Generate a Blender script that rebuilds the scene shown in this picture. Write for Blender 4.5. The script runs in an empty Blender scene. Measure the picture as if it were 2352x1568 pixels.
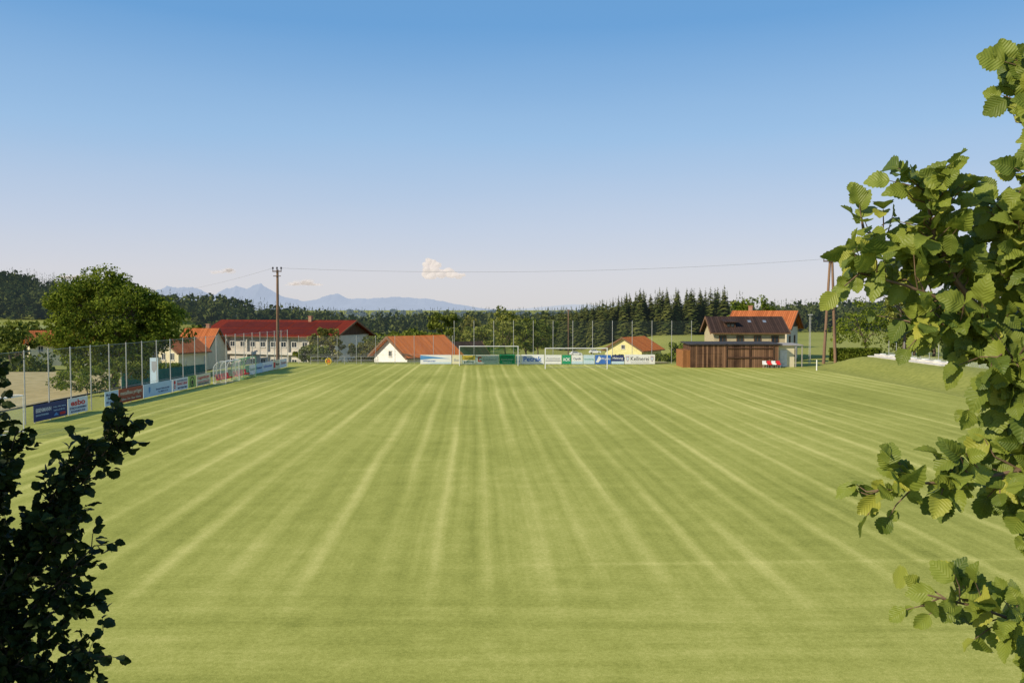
import bpy, math, random
import numpy as np
from mathutils import Vector, Matrix
random.seed(7); RS=np.random.RandomState(11)
scene=bpy.context.scene
COL=scene.collection
R=math.radians
SUN_TO=Vector((-0.72,-0.46,0.53)).normalized()   # direction towards the sun

# ---------------------------------------------------------------- materials
def nodes_of(m):
    m.use_nodes=True; return m.node_tree.nodes,m.node_tree.links
MATS={}
def mat(name,c1,c2=None,scale=3.0,rough=0.85,bump=0.0,detail=4,spec=0.3,stretch=(1,1,1),metal=0.0,bscale=None,emis=None):
    if name in MATS: return MATS[name]
    m=bpy.data.materials.new(name); n,l=nodes_of(m); b=n['Principled BSDF']
    b.inputs['Roughness'].default_value=rough; b.inputs['Specular IOR Level'].default_value=spec
    b.inputs['Metallic'].default_value=metal
    if c2 is None: c2=tuple(v*0.82 for v in c1)
    tc=n.new('ShaderNodeTexCoord'); mp=n.new('ShaderNodeMapping'); mp.inputs['Scale'].default_value=stretch
    l.new(tc.outputs['Object'],mp.inputs['Vector'])
    nz=n.new('ShaderNodeTexNoise'); nz.inputs['Scale'].default_value=scale; nz.inputs['Detail'].default_value=detail
    l.new(mp.outputs[0],nz.inputs['Vector'])
    cr=n.new('ShaderNodeValToRGB'); cr.color_ramp.elements[0].position=0.35; cr.color_ramp.elements[1].position=0.65
    cr.color_ramp.elements[0].color=(*c2,1); cr.color_ramp.elements[1].color=(*c1,1)
    l.new(nz.outputs['Fac'],cr.inputs[0]); l.new(cr.outputs[0],b.inputs['Base Color'])
    if bump:
        bp=n.new('ShaderNodeBump'); bp.inputs['Strength'].default_value=bump
        l.new(nz.outputs['Fac'],bp.inputs['Height']); l.new(bp.outputs[0],b.inputs['Normal'])
    MATS[name]=m; return m

def foliage_mat(name,dark,light,scale=0.6,trans=0.35,haze=None):
    m=bpy.data.materials.new(name); n,l=nodes_of(m); out=n['Material Output']; n.remove(n['Principled BSDF'])
    tc=n.new('ShaderNodeNewGeometry'); nz=n.new('ShaderNodeTexNoise'); nz.inputs['Scale'].default_value=scale; nz.inputs['Detail'].default_value=5
    l.new(tc.outputs['Position'],nz.inputs['Vector'])
    ri=n.new('ShaderNodeMath'); ri.operation='MULTIPLY_ADD'; ri.inputs[1].default_value=0.35; 
    l.new(tc.outputs['Random Per Island'],ri.inputs[0]); 
    sub=n.new('ShaderNodeMath'); sub.operation='SUBTRACT'; sub.inputs[1].default_value=0.17
    l.new(nz.outputs['Fac'],sub.inputs[0]); l.new(sub.outputs[0],ri.inputs[2])
    cr=n.new('ShaderNodeValToRGB'); cr.color_ramp.elements[0].position=0.32; cr.color_ramp.elements[1].position=0.68
    cr.color_ramp.elements[0].color=(*dark,1); cr.color_ramp.elements[1].color=(*light,1)
    l.new(ri.outputs[0],cr.inputs[0])
    d=n.new('ShaderNodeBsdfDiffuse'); t=n.new('ShaderNodeBsdfTranslucent'); mx=n.new('ShaderNodeMixShader'); mx.inputs[0].default_value=trans
    l.new(cr.outputs[0],d.inputs[0]); l.new(cr.outputs[0],t.inputs[0]); l.new(d.outputs[0],mx.inputs[1]); l.new(t.outputs[0],mx.inputs[2])
    last=mx
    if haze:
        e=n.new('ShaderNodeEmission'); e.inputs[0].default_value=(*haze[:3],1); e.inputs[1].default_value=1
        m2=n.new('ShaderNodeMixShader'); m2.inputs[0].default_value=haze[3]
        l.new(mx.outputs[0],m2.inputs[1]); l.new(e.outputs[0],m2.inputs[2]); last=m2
    l.new(last.outputs[0],out.inputs[0]); return m

def net_mat(name,col,spacing,cover,diag=False):
    m=bpy.data.materials.new(name); n,l=nodes_of(m); out=n['Material Output']; b=n['Principled BSDF']
    b.inputs['Base Color'].default_value=(*col,1); b.inputs['Roughness'].default_value=0.6
    tc=n.new('ShaderNodeTexCoord'); 
    sp=n.new('ShaderNodeSeparateXYZ'); l.new(tc.outputs['Object'],sp.inputs[0])
    def M(op,a,b_=None):
        k=n.new('ShaderNodeMath'); k.operation=op
        for i,v in enumerate((a,b_)):
            if v is None: continue
            if isinstance(v,(int,float)): k.inputs[i].default_value=v
            else: l.new(v,k.inputs[i])
        return k.outputs[0]
    hx=M('ADD',sp.outputs[0],sp.outputs[1])
    if diag: a=M('ADD',hx,sp.outputs[2]); c=M('SUBTRACT',hx,sp.outputs[2])
    else: a=hx; c=sp.outputs[2]
    fa=M('LESS_THAN',M('FRACT',M('DIVIDE',a,spacing)),cover); fc=M('LESS_THAN',M('FRACT',M('DIVIDE',c,spacing)),cover)
    f=M('MAXIMUM',fa,fc)
    tr=n.new('ShaderNodeBsdfTransparent'); mx=n.new('ShaderNodeMixShader'); l.new(f,mx.inputs[0]); l.new(tr.outputs[0],mx.inputs[1]); l.new(b.outputs[0],mx.inputs[2]); l.new(mx.outputs[0],out.inputs[0])
    return m

def glass_mat():
    return mat('window_glass',(0.03,0.04,0.055),(0.015,0.02,0.03),2,0.12,spec=0.8)
def plank_mat(name,c1,c2,w=0.18,axis=0,gap=0.1,nscale=2.0):
    m=bpy.data.materials.new(name); n,l=nodes_of(m); b=n['Principled BSDF']; b.inputs['Roughness'].default_value=0.9; b.inputs['Specular IOR Level'].default_value=0.12
    tc=n.new('ShaderNodeTexCoord'); sp=n.new('ShaderNodeSeparateXYZ'); l.new(tc.outputs['Object'],sp.inputs[0])
    dv=n.new('ShaderNodeMath'); dv.operation='DIVIDE'; dv.inputs[1].default_value=w; l.new(sp.outputs[axis],dv.inputs[0])
    fl=n.new('ShaderNodeMath'); fl.operation='FLOOR'; l.new(dv.outputs[0],fl.inputs[0])
    wn=n.new('ShaderNodeTexWhiteNoise'); wn.noise_dimensions='1D'; l.new(fl.outputs[0],wn.inputs['W'])
    nz=n.new('ShaderNodeTexNoise'); nz.inputs['Scale'].default_value=nscale; nz.inputs['Detail'].default_value=6
    l.new(tc.outputs['Object'],nz.inputs['Vector'])
    ad=n.new('ShaderNodeMath'); ad.operation='MULTIPLY_ADD'; ad.inputs[1].default_value=0.6; l.new(wn.outputs['Value'],ad.inputs[0])
    k=n.new('ShaderNodeMath'); k.operation='MULTIPLY'; k.inputs[1].default_value=0.6; l.new(nz.outputs['Fac'],k.inputs[0]); l.new(k.outputs[0],ad.inputs[2])
    cr=n.new('ShaderNodeValToRGB'); cr.color_ramp.elements[0].position=0.2; cr.color_ramp.elements[1].position=0.85
    cr.color_ramp.elements[0].color=(*c2,1); cr.color_ramp.elements[1].color=(*c1,1); l.new(ad.outputs[0],cr.inputs[0])
    fr=n.new('ShaderNodeMath'); fr.operation='FRACT'; l.new(dv.outputs[0],fr.inputs[0])
    gt=n.new('ShaderNodeMath'); gt.operation='GREATER_THAN'; gt.inputs[1].default_value=gap; l.new(fr.outputs[0],gt.inputs[0])
    mm=n.new('ShaderNodeMix'); mm.data_type='RGBA'; l.new(gt.outputs[0],mm.inputs[0]); mm.inputs[6].default_value=(c2[0]*.3,c2[1]*.3,c2[2]*.3,1); l.new(cr.outputs[0],mm.inputs[7])
    l.new(mm.outputs[2],b.inputs['Base Color'])
    bp=n.new('ShaderNodeBump'); bp.inputs['Strength'].default_value=0.5; l.new(gt.outputs[0],bp.inputs['Height']); l.new(bp.outputs[0],b.inputs['Normal'])
    return m

# ---------------------------------------------------------------- mesh helpers
class MB:
    def __init__(s): s.v=[]; s.f=[]; s.m=[]
    def poly(s,pts,mi=0):
        b=len(s.v); s.v+= [tuple(p) for p in pts]; s.f.append(tuple(range(b,b+len(pts)))); s.m.append(mi); return s
    def box(s,x0,x1,y0,y1,z0,z1,mi=0):
        b=len(s.v); s.v+=[(x0,y0,z0),(x1,y0,z0),(x1,y1,z0),(x0,y1,z0),(x0,y0,z1),(x1,y0,z1),(x1,y1,z1),(x0,y1,z1)]
        for q in ((0,3,2,1),(4,5,6,7),(0,1,5,4),(1,2,6,5),(2,3,7,6),(3,0,4,7)): s.f.append(tuple(b+i for i in q)); s.m.append(mi)
        return s
    def cyl(s,p0,p1,r0,r1=None,n=8,mi=0):
        r1=r0 if r1 is None else r1; p0=Vector(p0);p1=Vector(p1); d=(p1-p0)
        if d.length<1e-6: return s
        d.normalize(); a=d.orthogonal().normalized(); c=d.cross(a); b=len(s.v)
        for p,r in ((p0,r0),(p1,r1)):
            for i in range(n):
                t=2*math.pi*i/n; s.v.append(tuple(p+a*(r*math.cos(t))+c*(r*math.sin(t))))
        for i in range(n):
            j=(i+1)%n; s.f.append((b+i,b+j,b+n+j,b+n+i)); s.m.append(mi)
        s.f.append(tuple(b+i for i in range(n))[::-1]); s.m.append(mi); s.f.append(tuple(b+n+i for i in range(n))); s.m.append(mi)
        return s
    def path(s,pts,radii,n=7,mi=0):
        for i in range(len(pts)-1): s.cyl(pts[i],pts[i+1],radii[i],radii[i+1],n,mi)
        return s
    def prism(s,prof,x0,x1,mi=0):   # prof in (y,z), extruded along x
        n=len(prof); b=len(s.v)
        for x in (x0,x1):
            for (y,z) in prof: s.v.append((x,y,z))
        for i in range(n):
            j=(i+1)%n; s.f.append((b+i,b+j,b+n+j,b+n+i)); s.m.append(mi)
        s.f.append(tuple(b+i for i in range(n))[::-1]); s.m.append(mi); s.f.append(tuple(b+n+i for i in range(n))); s.m.append(mi)
        return s
    def obj(s,name,mats,parent=None,loc=(0,0,0),rz=0.0,label=None,cat=None,smooth=False,bevel=0):
        me=bpy.data.meshes.new(name); me.from_pydata(s.v,[],s.f)
        if not isinstance(mats,(list,tuple)): mats=[mats]
        for m in mats: me.materials.append(m)
        me.polygons.foreach_set('material_index',s.m)
        import bmesh
        bm=bmesh.new(); bm.from_mesh(me); bmesh.ops.recalc_face_normals(bm,faces=bm.faces); bm.to_mesh(me); bm.free()
        if smooth: me.polygons.foreach_set('use_smooth',[True]*len(me.polygons))
        return place(bpy.data.objects.new(name,me),parent,loc,rz,label,cat,bevel)
def place(o,parent=None,loc=(0,0,0),rz=0,label=None,cat=None,bevel=0):
    COL.objects.link(o); o.location=loc; o.rotation_euler=(0,0,rz)
    if parent: o.parent=parent
    if label: o['label']=label
    if cat: o['category']=cat
    if bevel:
        b=o.modifiers.new('bevel','BEVEL'); b.width=bevel; b.segments=2
    return o
def empty(name,loc,rz=0,label=None,cat=None,group=None):
    o=bpy.data.objects.new(name,None); o.empty_display_size=0.3; place(o,None,loc,rz,label,cat)
    if group: o['group']=group
    return o
def np_mesh(name,V,F,mats,smooth=False):
    me=bpy.data.meshes.new(name); n,k=F.shape
    me.vertices.add(len(V)); me.vertices.foreach_set('co',np.ascontiguousarray(V,dtype=np.float32).ravel())
    me.loops.add(n*k); me.loops.foreach_set('vertex_index',np.ascontiguousarray(F,dtype=np.int32).ravel())
    me.polygons.add(n); me.polygons.foreach_set('loop_start',np.arange(0,n*k,k,dtype=np.int32))
    if smooth: me.polygons.foreach_set('use_smooth',np.ones(n,dtype=bool))
    me.update(calc_edges=True); me.validate()
    for m in (mats if isinstance(mats,list) else [mats]): me.materials.append(m)
    return me
def clone(top,loc,rz=0,sc=(1,1,1),label=None):
    n=top.copy(); COL.objects.link(n); n.location=loc; n.rotation_euler=(0,0,rz); n.scale=sc
    if label: n['label']=label
    for c in list(top.children):
        k=c.copy(); COL.objects.link(k); k.parent=n
        for g in list(c.children):
            q=g.copy(); COL.objects.link(q); q.parent=k
    return n

# ---------------------------------------------------------------- terrain
def ss(a,b,v):
    t=np.clip((np.asarray(v,dtype=float)-a)/(b-a),0,1); return t*t*(3-2*t)
def H(x,y):
    x=np.asarray(x,dtype=float); y=np.asarray(y,dtype=float)
    side=-1.5*ss(31.5,45,-x)*(1-ss(110,132,y))
    rf=1-0.75*ss(22,55,x)
    back=(-5*ss(110,132,y)-4*ss(132,280,y))*rf
    back=back-6*ss(300,500,y)*(1-rf)
    bank=1.4*ss(36.6,42.0,x)*ss(104.5,98.5,y)*ss(6,10,y)
    cam=5.2*np.clip(1-(y-2)/10,0,1)*(1-ss(70,110,np.abs(x)))
    cam=np.where(y<2,5.2*(1-ss(70,110,np.abs(x))),cam)
    hill=35*np.exp(-((x+450)/92)**2/2-((y-690)/190)**2/2)
    rise=9*ss(100,200,-x)*ss(150,300,y)*(1-ss(500,700,y))
    rh=7*np.exp(-((x-330)/130)**2/2-((y-640)/160)**2/2)
    und=ss(300,600,y)*(1.6*np.sin(x/83+1.0)*np.cos(y/140)+1.0*np.sin(x/31+2))
    return side+back+np.maximum(bank,cam)+hill+rise+rh+und
def axis(lo,hi,step,far):
    a=list(np.arange(lo,hi+1e-6,step)); s=step
    v=a[-1]
    while v<far: s*=1.25; v+=s; a.append(v)
    return a
def sheet(name,xs,ys,m,dz=0,label=None,smooth=True):
    X,Y=np.meshgrid(xs,ys); Z=H(X,Y)+dz; V=np.stack([X,Y,Z],-1).reshape(-1,3)
    nx,ny=len(xs),len(ys); i=np.arange(nx-1)[None,:]+nx*np.arange(ny-1)[:,None]; i=i.ravel()
    F=np.stack([i,i+1,i+nx+1,i+nx],-1); me=np_mesh(name,V,F,m,smooth)
    o=bpy.data.objects.new(name,me); COL.objects.link(o); o['kind']='structure'
    if label: o['label']=label
    return o

def ground_mat():
    m=bpy.data.materials.new('meadow'); n,l=nodes_of(m); b=n['Principled BSDF']; b.inputs['Roughness'].default_value=0.95; b.inputs['Specular IOR Level'].default_value=0.1
    g=n.new('ShaderNodeNewGeometry')
    a=n.new('ShaderNodeTexNoise'); a.inputs['Scale'].default_value=0.02; a.inputs['Detail'].default_value=6; l.new(g.outputs['Position'],a.inputs['Vector'])
    c=n.new('ShaderNodeTexNoise'); c.inputs['Scale'].default_value=2.5; c.inputs['Detail'].default_value=8; l.new(g.outputs['Position'],c.inputs['Vector'])
    k=n.new('ShaderNodeMath'); k.operation='MULTIPLY_ADD'; k.inputs[1].default_value=0.5; l.new(a.outputs['Fac'],k.inputs[0])
    k2=n.new('ShaderNodeMath'); k2.operation='MULTIPLY'; k2.inputs[1].default_value=0.5; l.new(c.outputs['Fac'],k2.inputs[0]); l.new(k2.outputs[0],k.inputs[2])
    cr=n.new('ShaderNodeValToRGB'); cr.color_ramp.elements[0].position=0.35; cr.color_ramp.elements[1].position=0.65
    cr.color_ramp.elements[0].color=(0.20,0.22,0.045,1); cr.color_ramp.elements[1].color=(0.36,0.355,0.09,1)
    l.new(k.outputs[0],cr.inputs[0]); l.new(cr.outputs[0],b.inputs['Base Color'])
    bp=n.new('ShaderNodeBump'); bp.inputs['Strength'].default_value=0.6; bp.inputs['Distance'].default_value=0.1; l.new(c.outputs['Fac'],bp.inputs['Height']); l.new(bp.outputs[0],b.inputs['Normal'])
    return m
def pitch_mat():
    m=bpy.data.materials.new('mown_grass'); n,l=nodes_of(m); b=n['Principled BSDF']; b.inputs['Roughness'].default_value=0.95; b.inputs['Specular IOR Level'].default_value=0.05
    g=n.new('ShaderNodeNewGeometry'); sp=n.new('ShaderNodeSeparateXYZ'); l.new(g.outputs['Position'],sp.inputs[0]); x=sp.outputs[0]; y=sp.outputs[1]
    def M(op,a,b_=None,c_=None):
        k=n.new('ShaderNodeMath'); k.operation=op
        for i,v in enumerate((a,b_,c_)):
            if v is None: continue
            if isinstance(v,(int,float)): k.inputs[i].default_value=v
            else: l.new(v,k.inputs[i])
        return k.outputs[0]
    def MR(v,a,b_,c,d,smooth=False):
        k=n.new('ShaderNodeMapRange'); l.new(v,k.inputs[0])
        if smooth: k.interpolation_type='SMOOTHSTEP'
        for i,q in enumerate((a,b_,c,d)): k.inputs[i+1].default_value=q
        return k.outputs[0]
    def NZ(vx,vy,scale,detail=3,rough=0.5):
        cb=n.new('ShaderNodeCombineXYZ')
        for i,v in enumerate((vx,vy)):
            if isinstance(v,(int,float)): cb.inputs[i].default_value=v
            else: l.new(v,cb.inputs[i])
        k=n.new('ShaderNodeTexNoise'); k.inputs['Scale'].default_value=scale; k.inputs['Detail'].default_value=detail; k.inputs['Roughness'].default_value=rough
        l.new(cb.outputs[0],k.inputs['Vector']); return k.outputs['Fac']
    s=MR(x,-30,-4,0.035,-0.045); yy=M('SUBTRACT',y,100)
    wob=M('MULTIPLY',M('SUBTRACT',NZ(M('MULTIPLY',x,0.10),M('MULTIPLY',y,0.07),1.0,2),0.5),0.40)
    u=M('ADD',M('SUBTRACT',x,M('MULTIPLY',s,yy)),wob)
    w1=M('SINE',M('MULTIPLY',u,2*math.pi/1.5)); w1=M('MULTIPLY_ADD',w1,0.5,0.5); w1=M('POWER',w1,5.0)     # bright seams
    w3=M('SINE',M('MULTIPLY_ADD',u,2*math.pi/0.62,1.0)); 
    w2=M('SINE',M('MULTIPLY_ADD',u,2*math.pi/3.0,0.8)); w2=M('MULTIPLY',w2,0.5)
    n1=NZ(u,M('MULTIPLY',y,0.008),2.6,4,0.65)       # streaks along the mowing direction
    n2=NZ(M('MULTIPLY',x,1.0),M('MULTIPLY',y,0.6),0.09,4,0.6) # patches
    amp=MR(NZ(M('MULTIPLY',u,0.35),M('MULTIPLY',y,0.04),1.0,3),0.35,0.62,0.2,1.0)
    strp=M('MULTIPLY',M('ADD',M('ADD',M('MULTIPLY',w1,0.28),M('MULTIPLY',w2,0.08)),M('MULTIPLY',w3,0.025)),amp)
    fade=MR(y,17.5,23.5,0.12,1.0,True)
    nx=NZ(M('MULTIPLY',x,0.07),M('MULTIPLY',y,1.0),1.3,5,0.65)  # transverse headland bands
    band=M('MULTIPLY',M('SUBTRACT',nx,0.5),M('ADD',0.22,M('MULTIPLY',M('SUBTRACT',1.0,fade),0.55)))
    n3=NZ(x,y,9.0,6,0.75); n4=NZ(x,y,38.0,3,0.7); n5=NZ(x,M('MULTIPLY',y,.6),1.6,4,0.7)
    ln=M('SUBTRACT',y,M('ADD',22.4,M('MULTIPLY',x,0.04))); ln=M('SUBTRACT',1,M('MULTIPLY',M('ABSOLUTE',ln),4.0)); ln=M('MAXIMUM',ln,0.0)
    ln=M('MULTIPLY',ln,MR(x,-2,3,0,0.14))
    v=M('ADD',M('MULTIPLY',strp,fade),M('MULTIPLY',M('SUBTRACT',n1,0.5),M('MULTIPLY',fade,0.50)))
    v=M('ADD',v,M('MULTIPLY',M('SUBTRACT',n2,0.5),0.7)); v=M('ADD',v,band); v=M('ADD',v,ln); v=M('ADD',v,M('MULTIPLY',M('SUBTRACT',n5,0.5),0.40))
    v=M('ADD',v,M('MULTIPLY',M('SUBTRACT',n3,0.5),0.85)); v=M('ADD',v,M('MULTIPLY',M('SUBTRACT',n4,0.5),1.1))
    v=M('ADD',v,0.43)
    cr=n.new('ShaderNodeValToRGB'); e=cr.color_ramp.elements; e[0].position=0.0; e[0].color=(0.165,0.185,0.032,1); e[1].position=1.0; e[1].color=(0.70,0.64,0.22,1)
    q=e.new(0.45); q.color=(0.37,0.375,0.085,1)
    l.new(v,cr.inputs[0]); l.new(cr.outputs[0],b.inputs['Base Color'])
    bp=n.new('ShaderNodeBump'); bp.inputs['Strength'].default_value=0.35; bp.inputs['Distance'].default_value=0.03; l.new(n4,bp.inputs['Height']); l.new(bp.outputs[0],b.inputs['Normal'])
    return m
GM=ground_mat()
xp=axis(-66,66,1.5,16000)
xs=[-v for v in reversed(axis(66,66,1.5,16000))][:-1]+xp
ys=axis(-60,141,1.5,30000)
sheet('ground',xs,ys,GM,0,'rolling green meadow land around the sports ground')
sheet('football_pitch',[-29.2,-15,0,15,36.4],[12.3,30,50,70,90,106.5],pitch_mat(),0.006,'mown football pitch with light and dark mowing stripes')
WHEAT=mat('wheat',(0.50,0.40,0.19),(0.36,0.29,0.12),0.8,0.95,0.4,8)
sheet('wheat_field',list(np.arange(-130,-39,3)),list(np.arange(58,121,3)),WHEAT,0.15,'dry golden hay field behind the fence')
sheet('meadow_strip',list(np.arange(-260,-150,6)),list(np.arange(270,350,6)),mat('hay_meadow',(0.36,0.35,0.12),(0.25,0.28,0.07),0.3,0.95),0.2,'pale mown meadow on the hillside')
sheet('dry_grass',list(np.arange(17,21.2,0.7)),list(np.arange(107,113,1)),mat('dry_grass',(0.42,0.34,0.16),(0.26,0.24,0.08),1.2,0.95),0.1,'strip of dry yellow grass beside the shed')

# ---------------------------------------------------------------- trees
def orient(d,nrm):
    d=d/np.linalg.norm(d,axis=1,keepdims=True); nrm=nrm-(nrm*d).sum(1,keepdims=True)*d
    nrm=nrm/(np.linalg.norm(nrm,axis=1,keepdims=True)+1e-9); s=np.cross(d,nrm); return d,s,nrm
def cards(P,size,asp=0.6,up=0.5,out=None):
    n=len(P); d=RS.normal(size=(n,3)); nr=RS.normal(size=(n,3)); nr[:,2]+=up
    if out is not None: nr+=out*0.9
    d,s,nr=orient(d,nr); sz=(size*RS.uniform(0.6,1.3,n))[:,None]
    V=np.stack([P-d*sz*.5,P+s*sz*asp*.5+nr*sz*.08,P+d*sz*.5,P-s*sz*asp*.5+nr*sz*.08],1).reshape(-1,3)
    F=np.arange(n*4).reshape(-1,4); return V,F
def crown_points(rx,ry,rz,cz,nclump,per,cr,low=-0.75,seed=0):
    P=[];O=[]
    for i in range(nclump):
        while True:
            v=RS.normal(size=3); v/=np.linalg.norm(v)
            if v[2]>low: break
        r=RS.uniform(0.45,1.0)**0.6; wob=1+0.18*math.sin(3*math.atan2(v[1],v[0])+seed)*(1-abs(v[2]))+RS.uniform(-.14,.12)
        c=np.array([v[0]*rx*r*wob,v[1]*ry*r*wob,cz+v[2]*rz*r*wob]); q=cr*RS.uniform(0.6,1.3)
        p=RS.normal(size=(per,3)); p/=np.linalg.norm(p,axis=1,keepdims=True); o=p.copy(); p*=q*(RS.uniform(0.3,1,size=(per,1))**0.5); p[:,2]*=0.7
        P.append(c+p);O.append(o)
    return np.concatenate(P),np.concatenate(O)
BARK=mat('bark',(0.16,0.12,0.085),(0.07,0.05,0.035),6,0.95,0.5,6,stretch=(1,1,0.25))
def broad_tree(name,loc,rx,rz,height,nclump,per,size,fm,label,trunk_r=0.3,ry=None,cr=None,low=-0.75,limbs=9,group=None,cat='tree'):
    ry=ry or rx; top=empty(name,loc,0,label,cat,group); cz=height-rz; tb=MB(); 
    th=max(cz-rz*0.35,0.5); tb.path([(0,0,-0.3),(0.06*rx,0,th*0.5),(0.0,0.05,th)],[trunk_r*1.25,trunk_r*.9,trunk_r*.7],9)
    for i in range(limbs):
        a=2.4*i+RS.uniform(-.4,.4); z0=th*RS.uniform(0.55,1.0); e=Vector((math.cos(a)*rx*.72,math.sin(a)*ry*.72,cz+rz*RS.uniform(-.35,.75)))
        s=Vector((0,0,z0)); m=s.lerp(e,.5)+Vector((RS.uniform(-.2,.2),RS.uniform(-.2,.2),0.12*height))
        tb.path([s,m,e],[trunk_r*.5,trunk_r*.3,trunk_r*.08],6)
    tb.obj('trunk',BARK,top)
    P,O=crown_points(rx,ry,rz,cz,nclump,per,cr or rx*.25,low,seed=rx*10)
    V,F=cards(P,size,0.65,0.5,O); c=bpy.data.objects.new('crown',np_mesh('crown',V,F,fm)); place(c,top); return top
def conifer_arrays(h,r,layers,per,droop=0.25):
    V=[];F=[];b=0
    for k in range(layers):
        t=(k+0.5)/layers; z=h*(0.06+0.94*t); rr=r*(1-t)**0.75+0.12
        nb=max(4,int(per*(1-t)+3))
        for i in range(nb):
            a=RS.uniform(0,2*math.pi); q=rr*RS.uniform(0.7,1.15); w=q*0.3+0.10; dz=-q*droop*RS.uniform(.5,1.6); zz=z+RS.uniform(-.5,.5)*h/layers
            ca,sa=math.cos(a),math.sin(a); 
            V+=[(0,0,zz+.12*q),(ca*q*.6-sa*w,sa*q*.6+ca*w,zz+dz*.5-.05),(ca*q,sa*q,zz+dz),(ca*q*.6+sa*w,sa*q*.6-ca*w,zz+dz*.5-.05)]
            F.append((b,b+1,b+2,b+3)); b+=4
    V+=[(0.12,0,h*.93),(0,0.12,h*.93),(0,0,h*1.03),(-.12,-.12,h*.93)]; F.append((b,b+1,b+2,b+3))
    return np.array(V),np.array(F)
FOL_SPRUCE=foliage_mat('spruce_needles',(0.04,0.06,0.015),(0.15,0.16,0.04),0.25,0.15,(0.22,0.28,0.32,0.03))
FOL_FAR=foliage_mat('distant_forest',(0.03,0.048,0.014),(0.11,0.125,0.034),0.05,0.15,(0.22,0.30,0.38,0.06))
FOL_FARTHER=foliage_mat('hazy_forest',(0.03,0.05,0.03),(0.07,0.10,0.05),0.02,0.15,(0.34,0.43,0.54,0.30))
FOL_MID=foliage_mat('broadleaf_mid',(0.055,0.085,0.013),(0.23,0.255,0.048),0.5,0.3)
FOL_LIGHT=foliage_mat('broadleaf_light',(0.11,0.14,0.022),(0.36,0.37,0.09),0.5,0.35)
FOL_BIG=foliage_mat('broadleaf_near',(0.05,0.085,0.010),(0.26,0.31,0.042),0.7,0.38)
FOL_OLIVE=foliage_mat('olive_leaves',(0.10,0.11,0.026),(0.30,0.28,0.075),0.6,0.3)

def forest(name,pts,hs,fm,label,conf=0.75,det=(9,9)):
    Ts=[conifer_arrays(1.0*18,3.2,det[0],det[1]) for _ in range(4)]
    Bs=[]
    for _ in range(3):
        P,O=crown_points(5.2,5.2,5.6,9.5,26,5,2.0); Bs.append(cards(P,2.6,.7,.5,O))
    VV=[];FF=[];b=0
    for (x,y),h in zip(pts,hs):
        isc=RS.rand()<conf
        V,F=(Ts[RS.randint(4)] if isc else Bs[RS.randint(3)]); a=RS.uniform(0,6.28); s=h/18.0*(1 if isc else 1.0)
        ca,sa=math.cos(a)*s,math.sin(a)*s; W=np.stack([V[:,0]*ca-V[:,1]*sa,V[:,0]*sa+V[:,1]*ca,V[:,2]*s],1)+np.array([x,y,float(H(x,y))-.3])
        VV.append(W);FF.append(F+b);b+=len(V)
    me=np_mesh(name,np.concatenate(VV),np.concatenate(FF),fm); o=bpy.data.objects.new(name,me); COL.objects.link(o); o['kind']='stuff'; o['label']=label; o['category']='forest'
    return o
def rnd(n,x0,x1,y0,y1): return np.stack([RS.uniform(x0,x1,n),RS.uniform(y0,y1,n)],1)
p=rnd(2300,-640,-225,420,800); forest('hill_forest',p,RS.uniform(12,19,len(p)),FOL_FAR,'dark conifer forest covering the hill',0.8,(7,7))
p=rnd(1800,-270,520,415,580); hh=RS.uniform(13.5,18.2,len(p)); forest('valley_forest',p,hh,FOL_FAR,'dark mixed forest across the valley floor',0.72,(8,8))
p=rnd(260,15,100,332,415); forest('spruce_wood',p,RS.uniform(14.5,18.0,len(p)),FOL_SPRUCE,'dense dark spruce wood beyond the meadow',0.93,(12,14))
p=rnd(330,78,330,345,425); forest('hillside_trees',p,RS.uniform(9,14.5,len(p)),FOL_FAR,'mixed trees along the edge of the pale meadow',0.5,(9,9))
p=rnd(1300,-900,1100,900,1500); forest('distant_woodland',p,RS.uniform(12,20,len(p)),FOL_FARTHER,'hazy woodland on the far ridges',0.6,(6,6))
p=rnd(260,-150,-8,235,330); forest('valley_scrub',p,RS.uniform(6,12,len(p)),FOL_MID,'scrubby green trees in the valley',0.3,(8,8))
p=rnd(60,-6,26,335,410); forest('valley_trees',p,RS.uniform(9,15,len(p)),FOL_MID,'mixed green trees beyond the meadow',0.4,(10,10))

# spruce row
def spruce(h,r):
    top=empty('spruce_tree',(0,0,0),0,'tall dark green spruce in a dense row','tree','spruce row beyond the meadow')
    MB().cyl((0,0,-.5),(0,0,h*.95),.28,.05,7).obj('trunk',BARK,top)
    V,F=conifer_arrays(h,r,26,26); c=bpy.data.objects.new('crown',np_mesh('crown',V,F,FOL_SPRUCE)); place(c,top); return top
protos=[spruce(17,4.2),spruce(17,3.7),spruce(17,4.6)]
rows=[]
for i in range(20): rows.append((20+i*1.55+RS.uniform(-.7,.7),326+RS.uniform(-6,8),RS.uniform(15.2,17.2)))
for i in range(34): rows.append((43+i*1.1+RS.uniform(-.5,.5),314+RS.uniform(-14,8),RS.uniform(15.6,18.2)))
for i,(x,y,h) in enumerate(rows):
    sc=h/17; z=float(H(x,y))
    if i<3:
        o=protos[i]; o.location=(x,y,z); o.scale=(sc,sc,sc)
    else: clone(protos[i%3],(x,y,z),RS.uniform(0,6.28),(sc*RS.uniform(.85,1.1),)*2+(sc,))
def g(x,y): return (x,y,float(H(x,y)))
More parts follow.
